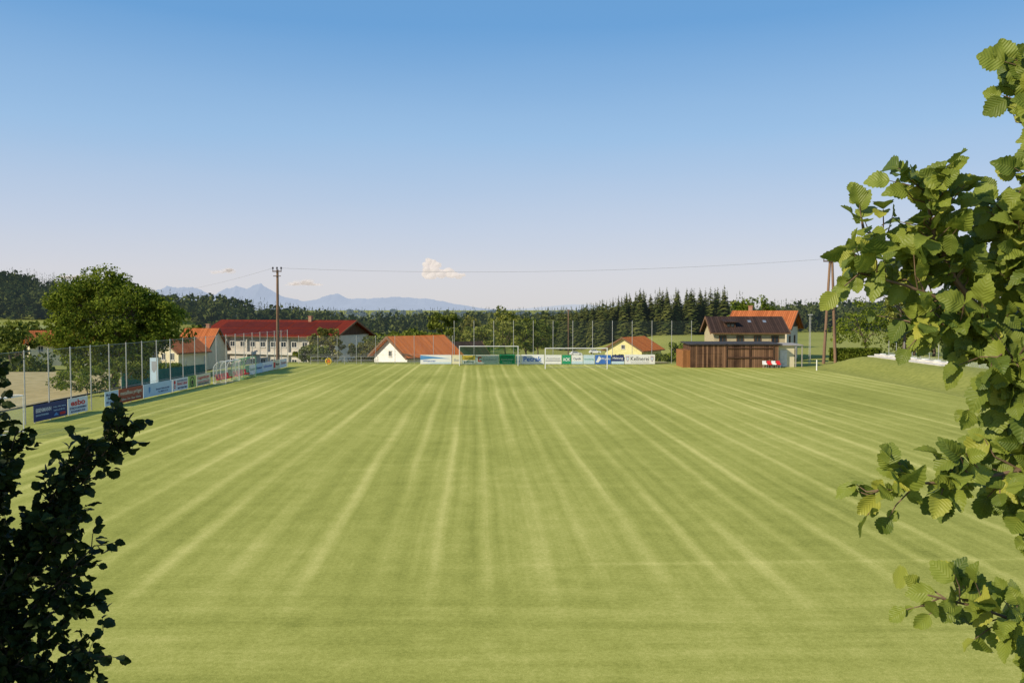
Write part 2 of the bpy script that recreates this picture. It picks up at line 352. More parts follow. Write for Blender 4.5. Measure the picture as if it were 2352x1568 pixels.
# big tree beside the fence
broad_tree('broadleaf_tree',g(-41.6,86),6.4,5.4,12.2,270,150,0.30,FOL_BIG,'large spreading broadleaf tree behind the mesh fence',0.36,5.6,1.1,-0.85,14)
broad_tree('shrub',g(-35.2,68),2.6,1.2,2.5,34,90,0.2,FOL_BIG,'low sprawling shrub under the large tree',0.06,2.0,.55,-.6,6,cat='shrub')
broad_tree('shrub',g(-34.2,73),2.3,1.2,2.9,30,90,0.2,FOL_MID,'small leafy shrub against the fence',0.05,2.0,.5,-.6,6,cat='shrub')
broad_tree('broadleaf_tree',g(-80,132),5.5,5.0,9.2,60,60,.6,FOL_MID,'dark leafy tree at the edge of the hay field',.3)
broad_tree('broadleaf_tree',g(-68,150),4.0,3.2,7.4,50,60,.6,FOL_MID,'rounded tree near the houses',.3)
for (x,y,rx,rz,hh,lab,fm) in [(-73,126,3,2.0,4.0,'leafy bush on the field edge',FOL_MID),(-66,128,3.2,1.8,3.4,'leafy bush on the field edge',FOL_BIG),(-60,127,3,1.6,3.2,'leafy bush on the field edge',FOL_MID),(-54,130,3,1.9,3.8,'leafy bush on the field edge',FOL_BIG),
    (-28.3,118,2.4,1.3,3.3,'small bush beside the utility pole',FOL_MID),(-28.6,126,2.7,4.0,8.9,'olive green broadleaf tree in front of the long building',FOL_OLIVE),(-22.9,130,3.3,2.9,6.9,'rounded olive green tree near the white house',FOL_OLIVE),(-24.6,142,2.6,2.7,7.2,'rounded olive green tree near the white house',FOL_MID),
    (-16.5,205,4.2,4.8,13.6,'dense green tree behind the white house',FOL_MID),(-10.5,215,4.5,5.0,12.0,'dense green tree behind the white house',FOL_OLIVE),
    (-2,205,5.2,5.6,13.9,'pale green tree beyond the goals',FOL_LIGHT),(-7.3,190,3.6,4.2,10.6,'pale green tree beyond the goals',FOL_LIGHT),(3.2,198,3.6,4.6,11.6,'dark green tree beyond the goals',FOL_MID),(7,230,4.0,4.2,11.5,'green tree beyond the goals',FOL_MID),
    (24.2,135,3.0,2.2,4.8,'leafy garden bush behind the net fence',FOL_MID),(29.5,140,3.2,3.0,6.2,'leafy garden tree near the shed',FOL_BIG),(19.5,150,3.0,2.0,4.0,'leafy garden bush behind the net fence',FOL_LIGHT),(16.5,126,2.0,1.2,2.4,'leafy garden bush behind the net fence',FOL_MID),
    (64,150,5.2,4.6,9.6,'dark round tree beside the meadow',FOL_BIG),(73,150,5.5,4.6,9.0,'dark round tree beside the meadow',FOL_MID),(46.5,98,2.0,4.2,9.5,'slender pale trunked tree above the terrace',FOL_LIGHT),(54,106,4.5,4.2,9,'leafy tree above the terrace',FOL_MID),(62,94,4.5,4.2,9,'leafy tree above the terrace',FOL_BIG),
    (54.5,185,5,4.8,11.5,'dark tree behind the houses',FOL_BIG)]:
    broad_tree('bush' if hh<5 else 'broadleaf_tree',g(x,y),rx,rz,hh,50,64,.42 if y<160 else .62,fm,lab,.1 if hh<5 else .2,None,None,-.8,7,cat='bush' if hh<5 else 'tree')
# hedge
hp=rnd(9000,0,1,0,1); P=np.stack([41.5+hp[:,0]*6.5,107+hp[:,1]*1.2,RS.uniform(0.3,2.0,9000)],1)
V,F=cards(P,.22,.7,.3); o=bpy.data.objects.new('hedge',np_mesh('hedge',V-np.array([44,107,0]),F,FOL_BIG)); place(o,None,(44,107,float(H(44,107))),0,'clipped dark green hedge beside the terrace','hedge')

# ---------------------------------------------------------------- houses
WINF=mat('window_frame',(0.7,0.68,0.63))
WINB=mat('window_frame_brown',(0.16,0.08,0.04))
GLASS=glass_mat()
def roof_mat(name,c1,c2): return plank_mat(name,c1,c2,0.33,0,0.12,1.0)
R_OR=roof_mat('orange_tiles',(0.76,0.21,0.045),(0.57,0.14,0.03)); R_RED=roof_mat('red_tiles',(0.20,0.026,0.012),(0.13,0.018,0.010)); R_DK=roof_mat('dark_tiles',(0.07,0.042,0.033),(0.035,0.022,0.018))
R_ORD=roof_mat('weathered_orange_tiles',(0.52,0.16,0.055),(0.35,0.10,0.032))
W_WHITE=mat('white_plaster',(0.84,0.83,0.80),(0.76,0.75,0.72),1.2); W_CREAM=mat('cream_plaster',(0.70,0.63,0.44),(0.62,0.55,0.37),1.2); W_YEL=mat('yellow_plaster',(0.74,0.69,0.36),(0.66,0.61,0.28),1.2); W_GREY=mat('concrete_wall',(0.58,0.53,0.46),(0.46,0.42,0.36),0.8)
WOODD=mat('dark_wood',(0.10,0.05,0.03),(0.05,0.028,0.018),3,stretch=(1,1,.2)); FASC=mat('fascia_wood',(0.20,0.11,0.06))
def window(parent,side,L,W,pos,z,w,h,fr):
    mb=MB(); t=0.06
    def bx(a0,a1,d0,d1,z0,z1,mi):
        if side=='f': mb.box(a0,a1,-d1,-d0,z0,z1,mi)
        elif side=='l': mb.box(-d1,-d0,a0,a1,z0,z1,mi)
        else: mb.box(d0,d1,a0,a1,z0,z1,mi)
    f=0.09; a0,a1=-w/2,w/2
    bx(a0+f,a1-f,0.0,.03,f,h-f,1); bx(a0,a0+f,0,.07,0,h,0); bx(a1-f,a1,0,.07,0,h,0); bx(a0+f,a1-f,0,.07,0,f,0); bx(a0+f,a1-f,0,.07,h-f,h,0); bx(-.035,.035,.03,.06,f,h-f,0); bx(a0-.05,a1+.05,0,.14,-.08,-.01,0)
    loc={'f':(pos,-W/2-.004,z),'l':(-L/2-.004,pos,z),'r':(L/2+.004,pos,z)}[side]
    mb.obj('window',[fr,GLASS],parent,loc)
def house(name,loc,rz,L,W,wh,rh,ov,wm,rm,label,wins=(),fr=None,chim=None,gable=None,cat='house',extra=None):
    top=empty(name,loc,rz,label,cat); y=W/2
    mb=MB(); mb.prism([(-y,-1.5),(y,-1.5),(y,wh),(0,wh+rh),(-y,wh)],-L/2,L/2); mb.obj('wall',wm,top)
    k=rh/y; t=0.22; r=MB(); e=y+ov
    r.prism([(0.0,wh+rh+.03),(-e,wh-ov*k+.03),(-e,wh-ov*k+.03+t),(0,wh+rh+.03+t)],-L/2-ov,L/2+ov)
    r.prism([(0.0,wh+rh+.03),(e,wh-ov*k+.03),(e,wh-ov*k+.03+t),(0,wh+rh+.03+t)],-L/2-ov,L/2+ov)
    ro=r.obj('roof',rm,top)
    b=MB()
    for s in (-1,1):
        for q in (-1,1):
            x0=s*(L/2+ov); b.prism([(0,wh+rh-.08),(q*e,wh-ov*k-.08),(q*(e+.02),wh-ov*k+t+.06),(0,wh+rh+t+.08)],x0+.004*s,x0+.08*s)
    b.box(-L/2-ov,L/2+ov,-e-.12,-e-.01,wh-ov*k+.02,wh-ov*k+.16)
    b.obj('bargeboard',FASC,top)
    if gable:
        for s in (-1,1):
            gb=MB(); x0=s*(L/2+.01); gb.prism([(-y*.98,wh),(y*.98,wh),(0,wh+rh*.98)],x0,x0+s*.06); gb.obj('gable_cladding',gable,top)
    for w in wins: window(top,w[0],L,W,*w[1:],fr or WINF)
    if chim:
        c=MB(); cx,cy=chim; c.box(cx-.35,cx+.35,cy-.35,cy+.35,wh+rh*.5,wh+rh+1.0); c.box(cx-.43,cx+.43,cy-.43,cy+.43,wh+rh+1.0,wh+rh+1.12); c.obj('chimney',mat('chimney_brick',(0.38,0.2,0.13)),ro)
    return top
# white gabled house with orange roof
house('white_house',(-14.7,126.6,-4.9),R(44),9.6,8.4,5.1,2.6,.7,W_WHITE,R_OR,'white gabled house with orange tiled roof beyond the pitch fence',
  [('l',2.2,.9+1.5,1.1,1.2),('l',-2.2,2.4,1.1,1.2),('l',0,4.9,.9,.9),('f',-2.5,2.4,1.1,1.2),('f',2.2,2.4,1.1,1.2)])
house('small_white_house',(-8.6,150,-5.6),R(30),6,6,4.6,2.0,.4,W_WHITE,R_DK,'small white house with grey roof among trees',[('l',0,2.6,1,1.2),('f',0,2.6,1,1.2)])
house('yellow_house',(29.4,200,-6.8),R(56),11,9.6,4.3,2.75,.7,W_YEL,R_OR,'pale yellow gabled house with orange tiled roof',
  [('l',2.2,1.7,1.1,1.3),('l',-2.2,1.7,1.1,1.3),('l',0,4.5,1.0,1.0),('f',-3,1.7,1.1,1.3),('f',2,1.7,1.1,1.3)])
# long building with red roof
lb=house('long_building',(-47.4,174,-6.3),R(-20),31.5,13,8.2,2.7,1.1,W_GREY,R_RED,'long two storey grey building with dark red metal roof',
  [('f',-13.7+i*2.5,z,1.25,1.15) for i in range(12) for z in (2.2,5.7)],fr=WINF,chim=(6.2,-.5),gable=WOODD,cat='building')
m=MB()
for i in range(7): m.box(-15.0+i*5,-14.8+i*5,-7.0,-6.52,-.5,7.6)
m.box(-15.2,15.4,-7.05,-6.53,4.2,4.75); m.obj('balcony',mat('pale_concrete',(0.66,0.62,0.55),(0.55,0.51,0.45)),lb)
m=MB()
for i in range(5):
    for j in range(2):
        x0=-14.0+i*5.7; k=2.7/6.5; y0=-6.9+j*3.1; 
        z=lambda y:8.2+(6.5+y)*k+.30
        m.poly([(x0,y0,z(y0)),(x0+5.3,y0,z(y0)),(x0+5.3,y0+2.7,z(y0+2.7)),(x0,y0+2.7,z(y0+2.7))])
m.obj('roof_panel',mat('dark_red_panel',(0.11,0.016,0.009),(0.08,0.013,0.008),1,0.7,spec=.1),lb)
# cream houses
house('cream_house',(-61.0,151,-5.4),R(62),6.5,7.6,4.8,2.3,.5,W_CREAM,R_ORD,'cream gabled house with orange roof beside the long building',
  [('l',2.3,z,1.0,1.3) for z in (1.2,3.4)]+[('l',-2.3,z,1.0,1.3) for z in (1.2,3.4)]+[('l',0,z,1.0,1.2) for z in (3.4,5.4)])
house('red_roof_house',(-61.2,163,-5.6),R(-6),6.2,9,4.8,3.9,.5,W_CREAM,R_ORD,'cream house with steep orange red roof',[('f',-2.2+i*2.2,2.4,1.0,1.2) for i in range(3)],chim=(1,.8))
house('farm_house',(-98,175,-3.2),R(35),8,7,3.2,2.4,.6,W_CREAM,R_ORD,'farm house with orange roof seen through trees',[('l',0,1.5,1,1.2),('f',-2,1.5,1,1.2),('f',2,1.5,1,1.2)])
house('barn',(-90,178,-4.6),R(-15),7,7,3.6,2.4,.6,W_WHITE,R_ORD,'white barn with orange roof behind the big tree',[('f',-2.5,1.5,1,1.2),('f',0,1.5,1,1.2),('f',2.5,1.5,1,1.2)])
# right houses
dh=house('dark_roof_house',(36.4,130,-2.5),R(-4),10.6,9.0,6.1,2.1,.6,mat('tan_plaster',(0.5,0.42,0.27),(0.42,0.35,0.22)),R_DK,'house with dark brown tiled roof and dormer behind the shed',
  [('f',-4+i*2.6,z,1.1,1.2) for i in range(4) for z in (1.4,4.4)],fr=WINB)
zz=lambda y:6.1+(4.5+y)*2.1/4.5+.28
m=MB(); m.box(-3.5,-1.9,-3.6,-1.4,6.5,7.6); m.obj('dormer',WOODD,dh)
m=MB(); m.prism([(-4.0,7.55),(-0.9,7.9),(-0.9,8.05),(-4.0,7.7)],-3.8,-1.6); m.obj('dormer_roof',R_DK,dh)
m=MB(); m.box(-3.2,-2.75,-3.66,-3.61,6.9,7.35); m.box(-2.6,-2.2,-3.66,-3.61,6.9,7.35); m.obj('dormer_window',GLASS,dh)
for xx in (0.3,2.6):
    m=MB(); m.poly([(xx,-2.0,zz(-2.0)),(xx+.5,-2.0,zz(-2.0)),(xx+.5,-1.3,zz(-1.3)),(xx,-1.3,zz(-1.3))]); m.obj('skylight',mat('skylight_glass',(0.22,0.25,0.29),None,2,0.1,spec=.8),dh)
m=MB(); m.box(-5.1,5.1,-5.5,-4.53,3.0,3.15); m.box(-5.1,5.1,-5.52,-5.4,3.15,4.05); m.obj('balcony',WOODD,dh)
house('orange_roof_house',(44.0,144,-2.4),R(-30),9.4,9.0,6.5,2.5,.9,mat('light_plaster',(0.66,0.60,0.46),(0.58,0.52,0.40)),R_ORD,'tall plastered house with orange roof behind the dark roofed house',
  [('r',-2.2,z,1.0,1.2) for z in (1.2,3.8)]+[('r',1.8,z,1.0,1.2) for z in (1.2,3.8)]+[('f',-3+i*3,3.8,1,1.2) for i in range(3)],gable=WOODD,fr=WINB,chim=(-2.5,.5))

# shed
PL=plank_mat('weathered_planks',(0.26,0.145,0.085),(0.05,0.027,0.018),0.26,0,0.1,0.8); PLO=plank_mat('orange_planks',(0.34,0.15,0.06),(0.20,0.085,0.035),0.2,0,0.1)
sh=empty('wooden_shed',(27.6,102,0),0,'low brown wooden shed with flat dark roof beside the pitch','shed')
MB().box(-6.0,4.6,-2.3,2.3,0,2.72).obj('wall',PL,sh)
MB().box(4.62,6.9,-1.2,2.2,0,2.6).obj('side_room',W_CREAM,sh)
m=MB(); m.prism([(-2.5,2.76),(2.7,2.9),(2.7,3.0),(-2.5,2.88)],-6.3,5.0); m.obj('roof',mat('roof_felt',(0.06,0.053,0.05),(0.04,0.035,0.033)),sh)
m=MB(); m.prism([(-1.5,2.62),(2.7,2.72),(2.7,2.82),(-1.5,2.72)],5.02,7.9); 
for xx in (6.95,7.7): m.box(xx,xx+.1,-1.45,-1.35,0,2.62)
m.obj('porch_roof',mat('grey_timber',(0.36,0.33,0.30)),sh)
for i,(a,b) in enumerate([(-5.3,-3.9),(-3.8,-2.4)]):
    m=MB(); m.box(a,b,-2.36,-2.304,.08,2.2); m.box(a,b,-2.40,-2.362,1.7,1.82); m.box(a,b,-2.40,-2.362,.4,.52); o=m.obj('door',PL,sh)
MB().box(-6.9,-6.02,-2.0,2.0,0,2.1).obj('lean_to',PLO,sh)
m=MB(); m.box(5.1,6.0,-1.26,-1.204,.05,2.05); m.obj('side_door',mat('white_door',(0.72,0.7,0.66)),sh)
m=MB(); m.box(-1.6,3.8,-2.42,-2.304,1.15,1.3); m.box(-1.6,3.8,-2.42,-2.304,2.3,2.42); m.obj('counter_flap',WOODD,sh)
for xx in (-1.75,1.1,3.9): MB().box(xx,xx+.12,-2.40,-2.304,0,2.7).obj('batten',WOODD,sh)

# ---------------------------------------------------------------- fences
GALV=mat('galvanised_steel',(0.50,0.50,0.48),(0.38,0.38,0.37),5,0.45,metal=0.3)
CHAIN=net_mat('chain_link',(0.35,0.36,0.35),0.06,0.045,True)
NETG=net_mat('ball_net',(0.10,0.14,0.11),0.12,0.045)
def fence(name,p0,p1,h,spacing,label,netm,pr=0.04,z0=0.05,rails=(1.2,),pm=None):
    p0=Vector(p0);p1=Vector(p1); L=(p1-p0).length; rz=math.atan2(p1.y-p0.y,p1.x-p0.x)
    top=empty(name,(p0.x,p0.y,0),rz,label,'fence'); n=int(round(L/spacing)); proto=None
    def gz(t): q=p0.lerp(p1,t/L); return float(H(q.x,q.y))
    for i in range(n+1):
        t=L*i/n
        if proto is None: proto=MB().cyl((0,0,-.3),(0,0,h),pr,pr,8).cyl((0,0,h),(0,0,h+.04),pr*1.2,pr*.4,8).obj('post',pm or GALV,top,(t,0,gz(t)))
        else: place(bpy.data.objects.new('post',proto.data),top,(t,0,gz(t)))
    m=MB(); m.poly([(0,.05,z0),(L,.05,z0),(L,.05,h-.02),(0,.05,h-.02)]); m.obj('netting',netm,top)
    if rails:
        m=MB(); 
        for z in rails: m.cyl((0,.05,z),(L,.05,z),.012,.012,5)
        m.obj('tension_wire',GALV,top)
    return top
fence('mesh_fence',(-29.95,42.8),(-27.6,101.5),4.5,2.4,'tall chain link fence with steel posts along the sideline',CHAIN,rails=(4.45,1.2))
fence('mesh_fence',(-27.6,106.8),(-7.7,107),3.6,2.45,'chain link fence with steel posts behind the corner',CHAIN,pr=.028)
fence('ball_catch_fence',(-7.5,107.2),(23.3,107.2),5.55,2.56,'tall ball catching net on steel posts behind the goals',NETG,pr=.034,rails=())
fence('terrace_fence',(45.2,72),(45.2,99),1.9,2.0,'low glass and steel screen above the terrace',net_mat('wire_screen',(0.6,0.65,0.66),.1,.12),pr=.035)
# court windscreen
cs=empty('court_windscreen',(-36,86,0),R(78),'green windscreen fabric around a court','windscreen'); 
MB().box(-7,7,0,.03,-.9,.9).obj('fabric',mat('green_fabric',(0.02,0.16,0.11),(0.015,0.12,0.08)),cs)
for i in range(5): MB().cyl((-7+3.5*i,.08,-1),(-7+3.5*i,.08,1.8),.04,.04,6).obj('post',GALV,cs)
# handrail
hr=empty('steel_railing',(-25.8,105.8,0),0,'low steel railing at the pitch corner','railing')
m=MB()
for z in (.5,1.0): m.cyl((0,0,z),(8.6,0,z),.03,.03,6)
for i in range(5): m.cyl((2.15*i,0,0),(2.15*i,0,1.0),.035,.035,6)
m.obj('rail',GALV,hr)

# ---------------------------------------------------------------- goals
WHITE=mat('white_paint',(0.82,0.82,0.8),(0.74,0.74,0.72),2,0.4)
def goal(loc,netm,label,w=7.32,r=.05):
    top=empty('football_goal',loc,0,label,'goal','football goals on the pitch'); a=w/2
    m=MB(); m.cyl((-a,0,0),(-a,0,2.44),r).cyl((a,0,0),(a,0,2.44),r).cyl((-a-r,0,2.44+.0),(a+r,0,2.44),r); m.obj('frame',WHITE,top)
    m=MB()
    for s in (-a,a): m.cyl((s,.06,2.44),(s,.9,2.4),.015,.015,6).cyl((s,.9,2.4),(s,1.9,0.03),.015,.015,6).cyl((s,1.9,.03),(s,.05,.03),.015,.015,6)
    m.cyl((-a,1.9,.03),(a,1.9,.03),.015,.015,6); m.obj('net_support',GALV,top)
    m=MB(); m.poly([(-a,.08,2.42),(a,.08,2.42),(a,.9,2.4),(-a,.9,2.4)]).poly([(-a,.9,2.4),(a,.9,2.4),(a,1.9,.02),(-a,1.9,.02)])
    for s in (-a,a): m.poly([(s,.08,2.42),(s,.9,2.4),(s,1.9,.02),(s,.08,.02)])
    m.obj('net',netm,top)
goal((-2.9,103,0),net_mat('green_net',(0.01,0.24,0.10),.12,.17),'white football goal with green net',r=.045)
goal((7.6,97.5,0),net_mat('white_net',(0.7,0.7,0.7),.12,.03),'white football goal with thin white net')

# ---------------------------------------------------------------- advertising boards
def flat(name,c,rough=.5): return mat('paint_'+name,c,tuple(v*.93 for v in c),1.5,rough)
C=dict(white=(0.78,0.78,0.76),navy=(0.03,0.045,0.15),rust=(0.36,0.075,0.035),lblue=(0.52,0.66,0.76),blue=(0.03,0.14,0.50),mblue=(0.10,0.28,0.55),red=(0.65,0.03,0.03),green=(0.0,0.28,0.13),black=(0.02,0.02,0.02),cream=(0.72,0.66,0.46),yellow=(0.8,0.55,0.05),grey=(0.35,0.36,0.38),lgreen=(0.35,0.5,0.12),dusk=(0.45,0.22,0.25))
for k,v in C.items(): C[k]=flat(k,v)
def lettering(txt,box,m,parent,off,bold=0.0,shear=0):
    cu=bpy.data.curves.new('t','FONT'); cu.body=txt; cu.extrude=0.003; cu.offset=bold; cu.shear=shear; cu.resolution_u=3
    o=bpy.data.objects.new('t',cu); COL.objects.link(o); dg=bpy.context.evaluated_depsgraph_get(); dg.update()
    me=bpy.data.meshes.new_from_object(o.evaluated_get(dg)); bpy.data.objects.remove(o); 
    n=len(me.vertices); a=np.zeros(n*3,dtype=np.float32); me.vertices.foreach_get('co',a); a=a.reshape(-1,3)
    u0,u1,v0,v1=box; mn=a.min(0);mx=a.max(0); b=a.copy()
    b[:,0]=u0+(a[:,0]-mn[0])/(mx[0]-mn[0])*(u1-u0); b[:,2]=v0+(a[:,1]-mn[1])/(mx[1]-mn[1])*(v1-v0); b[:,1]=-off-a[:,2]
    me.vertices.foreach_set('co',b.ravel()); me.materials.clear(); me.materials.append(m); me.update(); me.name='lettering'
    return place(bpy.data.objects.new('lettering',me),parent)
def board(p0,p1,z0,z1,base,items,label,group):
    p0=Vector(p0);p1=Vector(p1); L=(p1-p0).length; rz=math.atan2(p1.y-p0.y,p1.x-p0.x); h=z1-z0
    top=empty('advertising_board',(p0.x,p0.y,float(H(p0.x,p0.y))),rz,label,'advertising board',group)
    MB().box(.015,L-.015,-.015,.015,z0,z1).obj('panel',C[base],top)
    m=MB()
    for x in (.2,L/2,L-.2): m.box(x-.03,x+.03,.018,.07,0,z1-.05)
    m.obj('support',GALV,top)
    k=0
    for it in items:
        k+=1; off=.017+.003*k
        if it[0]=='t': _,txt,u0,u1,v0,v1,c=it[:7]; lettering(txt,(u0*L,u1*L,z0+v0*h,z0+v1*h),C[c],top,off,it[7] if len(it)>7 else 0.01,it[8] if len(it)>8 else 0)
        elif it[0]=='r': _,u0,u1,v0,v1,c=it; MB().box(u0*L,u1*L,-off,-.0155,z0+v0*h,z0+v1*h).obj('colour_panel',C[c],top)
        elif it[0]=='c': _,u,v,r,c=it; MB().cyl((u*L,-.0155,z0+v*h),(u*L,-off,z0+v*h),r*h,r*h,28).obj('emblem',C[c],top)
        elif it[0]=='p': _,pts,c=it; MB().poly([(u*L,-off,z0+v*h) for u,v in pts]).obj('emblem',C[c],top)
    return top
GL='advertising boards along the sideline'; GB='advertising boards behind the goals'
def fx(y): return -29.45+(y-50)*0.0413
def lboard(y0,y1,base,items,label,z1=1.12): board((fx(y0),y0),(fx(y1),y1),.08,z1,base,items,label,GL)
shield=lambda u,v,w,h_:[(u-w,v+h_),(u-w,v-.2*h_),(u,v-h_),(u+w,v-.2*h_),(u+w,v+h_)]
lboard(50.6,54.2,'navy',[('t','EISENMANN',.06,.50,.52,.76,'white',.015),('t','BAUUNTERNEHMEN',.06,.42,.30,.40,'lblue'),('t','Hochbau  Tiefbau  Sanierung',.56,.94,.62,.72,'lblue'),('t','Telefon 0 80 62',.56,.9,.42,.52,'lblue'),('p',[(.56,.14),(.64,.34),(.72,.14)],'mblue'),('r',.76,.92,.14,.30,'red')],'dark blue advertising board with white company lettering')
lboard(54.25,56.6,'white',[('t','esbo',.14,.86,.50,.88,'red',.03),('t','ESTRICH & BODENBAU',.08,.92,.28,.42,'navy',.01),('t','BODENBELÄGE',.14,.86,.08,.22,'navy',.01)],'white advertising board with red lettering')
lboard(58.8,60.7,'lblue',[('t','Maler',.1,.5,.66,.86,'navy'),('t','Bartmann',.2,.8,.42,.62,'navy'),('t','83 Edling',.1,.9,.12,.32,'navy')],'pale blue advertising board with dark lettering')
lboard(60.75,64.4,'rust',[('t','metallbau pröget',.06,.94,.46,.82,'cream',.012),('t','Balkone - Tore - Zäune - Geländer',.1,.9,.16,.32,'cream')],'rust red advertising board with cream lettering')
lboard(64.45,69.4,'lblue',[('t','Baumann Elektrotechnik',.42,.9,.42,.56,'navy'),('t','Tel. 08074 / 12 34',.5,.84,.2,.32,'navy'),('p',shield(.2,.5,.03,.25),'mblue')],'pale blue board with small dark writing')
lboard(69.45,72.5,'white',[('t','FLIESENVERLEGUNG',.30,.95,.72,.86,'navy'),('t','FRANZ GRAF',.30,.95,.42,.66,'red',.02),('t','MEISTERBETRIEB',.34,.92,.14,.28,'navy'),('c',.15,.72,.16,'red'),('c',.15,.36,.16,'red'),('c',.15,.36,.09,'white')],'white board with red name and red emblem')
lboard(72.55,74.2,'lgreen',[('c',.5,.5,.44,'black'),('c',.5,.5,.34,'lgreen'),('c',.5,.45,.2,'black')],'green board with round black emblem')
lboard(74.25,77.4,'cream',[('t','Guggenberger',.08,.92,.52,.86,'red',.012,.3),('r',.1,.9,.3,.36,'red'),('t','GARTEN UND LANDSCHAFT',.12,.88,.1,.24,'black')],'cream board with red script lettering')
lboard(86.3,89.4,'white',[('r',.0,.4,0,1,'green'),('t','Getränke',.45,.95,.4,.7,'green')],'white and green board with green writing')
lboard(89.45,91.6,'lblue',[('t','Schreinerei',.1,.9,.4,.7,'navy')],'pale blue board with dark writing')
lboard(91.65,95.2,'white',[('t','Raiffeisenbank',.1,.9,.4,.7,'blue')],'white board with blue writing')
lboard(95.25,97.6,'cream',[('r',.05,.3,.2,.8,'red'),('t','Metzgerei',.36,.94,.35,.7,'black')],'cream board with red mark')
lboard(97.65,100.2,'white',[('t','Zimmerei',.1,.9,.4,.75,'rust')],'white board with brown writing')
D=105.0
def fb(px0,px1,base,items,label,z1=1.25): board(((px0-1176)/1898*D,D),((px1-1176)/1898*D,D),.1,z1,base,items,label,GB)
fb(965,1037,'white',[('p',[(0,.45),(0,.95),(.5,.78),(.95,.58),(.4,.6)],'mblue'),('p',[(.1,.02),(.5,.2),(.98,.2),(.98,.05),(.6,.06)],'lblue'),('t','Wasser',.08,.5,.24,.44,'blue')],'white board with sweeping blue wave shapes')
fb(1038,1061,'cream',[('t','Bau',.2,.8,.3,.6,'grey')],'cream board with small grey writing')
fb(1062,1091,'white',[('r',.0,1,.45,.95,'yellow'),('t','Gasthof',.1,.9,.52,.85,'black'),('t','Edling',.1,.9,.1,.35,'black')],'white and yellow board with black writing')
fb(1092,1146,'white',[('r',.1,.26,.25,.8,'red'),('r',.15,.26,.4,.65,'white'),('t','Sparkasse',.32,.9,.35,.6,'grey')],'white board with red square logo')
fb(1147,1183,'green',[('t','Dihag',.14,.86,.7,.95,'black',.02),('t','Handels GmbH',.12,.88,.40,.56,'white'),('t','Garten & Forst',.2,.8,.12,.3,'white')],'green board with dark and white lettering',1.3)
fb(1184,1196,'white',[('r',.2,.8,.2,.35,'grey')],'narrow white board with grey stripe')
fb(1197,1250,'white',[('t','Petrak',.10,.90,.26,.80,'blue',.025)],'white board with large bold blue lettering',1.3)
fb(1251,1290,'white',[('r',.05,.95,.3,.42,'grey'),('t','Autohaus',.1,.9,.5,.75,'grey')],'white board with grey writing')
fb(1291,1312,'green',[('t','AOK',.1,.9,.3,.7,'white',.02)],'green board with white lettering')
fb(1313,1339,'white',[('r',.0,1,.0,.3,'lblue'),('t','Optik',.15,.85,.4,.7,'navy')],'white board with short dark word')
fb(1340,1366,'lblue',[('t','Versicherung',.08,.92,.4,.62,'green')],'pale blue board with green writing')
fb(1367,1404,'blue',[('p',[(.05,.2),(.25,.9),(.4,.6),(.2,.15)],'white'),('t','Physio',.42,.95,.4,.7,'white')],'blue board with white swoosh')
fb(1405,1434,'navy',[('r',.0,1,.0,.3,'lblue'),('t','Heizung',.1,.9,.45,.8,'white')],'dark blue board with white lettering')
fb(1435,1505,'white',[('t','Kellnerei',.2,.8,.34,.78,'black',.004),('p',shield(.1,.52,.045,.3),'dusk'),('p',shield(.1,.52,.032,.22),'lblue'),('p',shield(.9,.52,.045,.3),'dusk'),('p',shield(.9,.52,.032,.22),'lblue'),('r',.2,.8,.14,.2,'grey')],'white board with black blackletter name between two crests',1.3)

# sign on fence
sg=empty('club_sign',(-30.6,70.5,0),0,'upright white sign with club crest on posts','sign')
MB().box(-.34,.34,-.02,.02,.5,2.9).obj('panel',C['lblue'],sg)
MB().poly([(-.2,-.026,2.6),(-.2,-.026,1.9),(0,-.026,1.6),(.2,-.026,1.9),(.2,-.026,2.6)]).obj('crest',C['grey'],sg)
m=MB(); m.cyl((-.3,.05,-1),(-.3,.05,2.9),.03).cyl((.3,.05,-1),(.3,.05,2.9),.03); m.obj('post',GALV,sg)

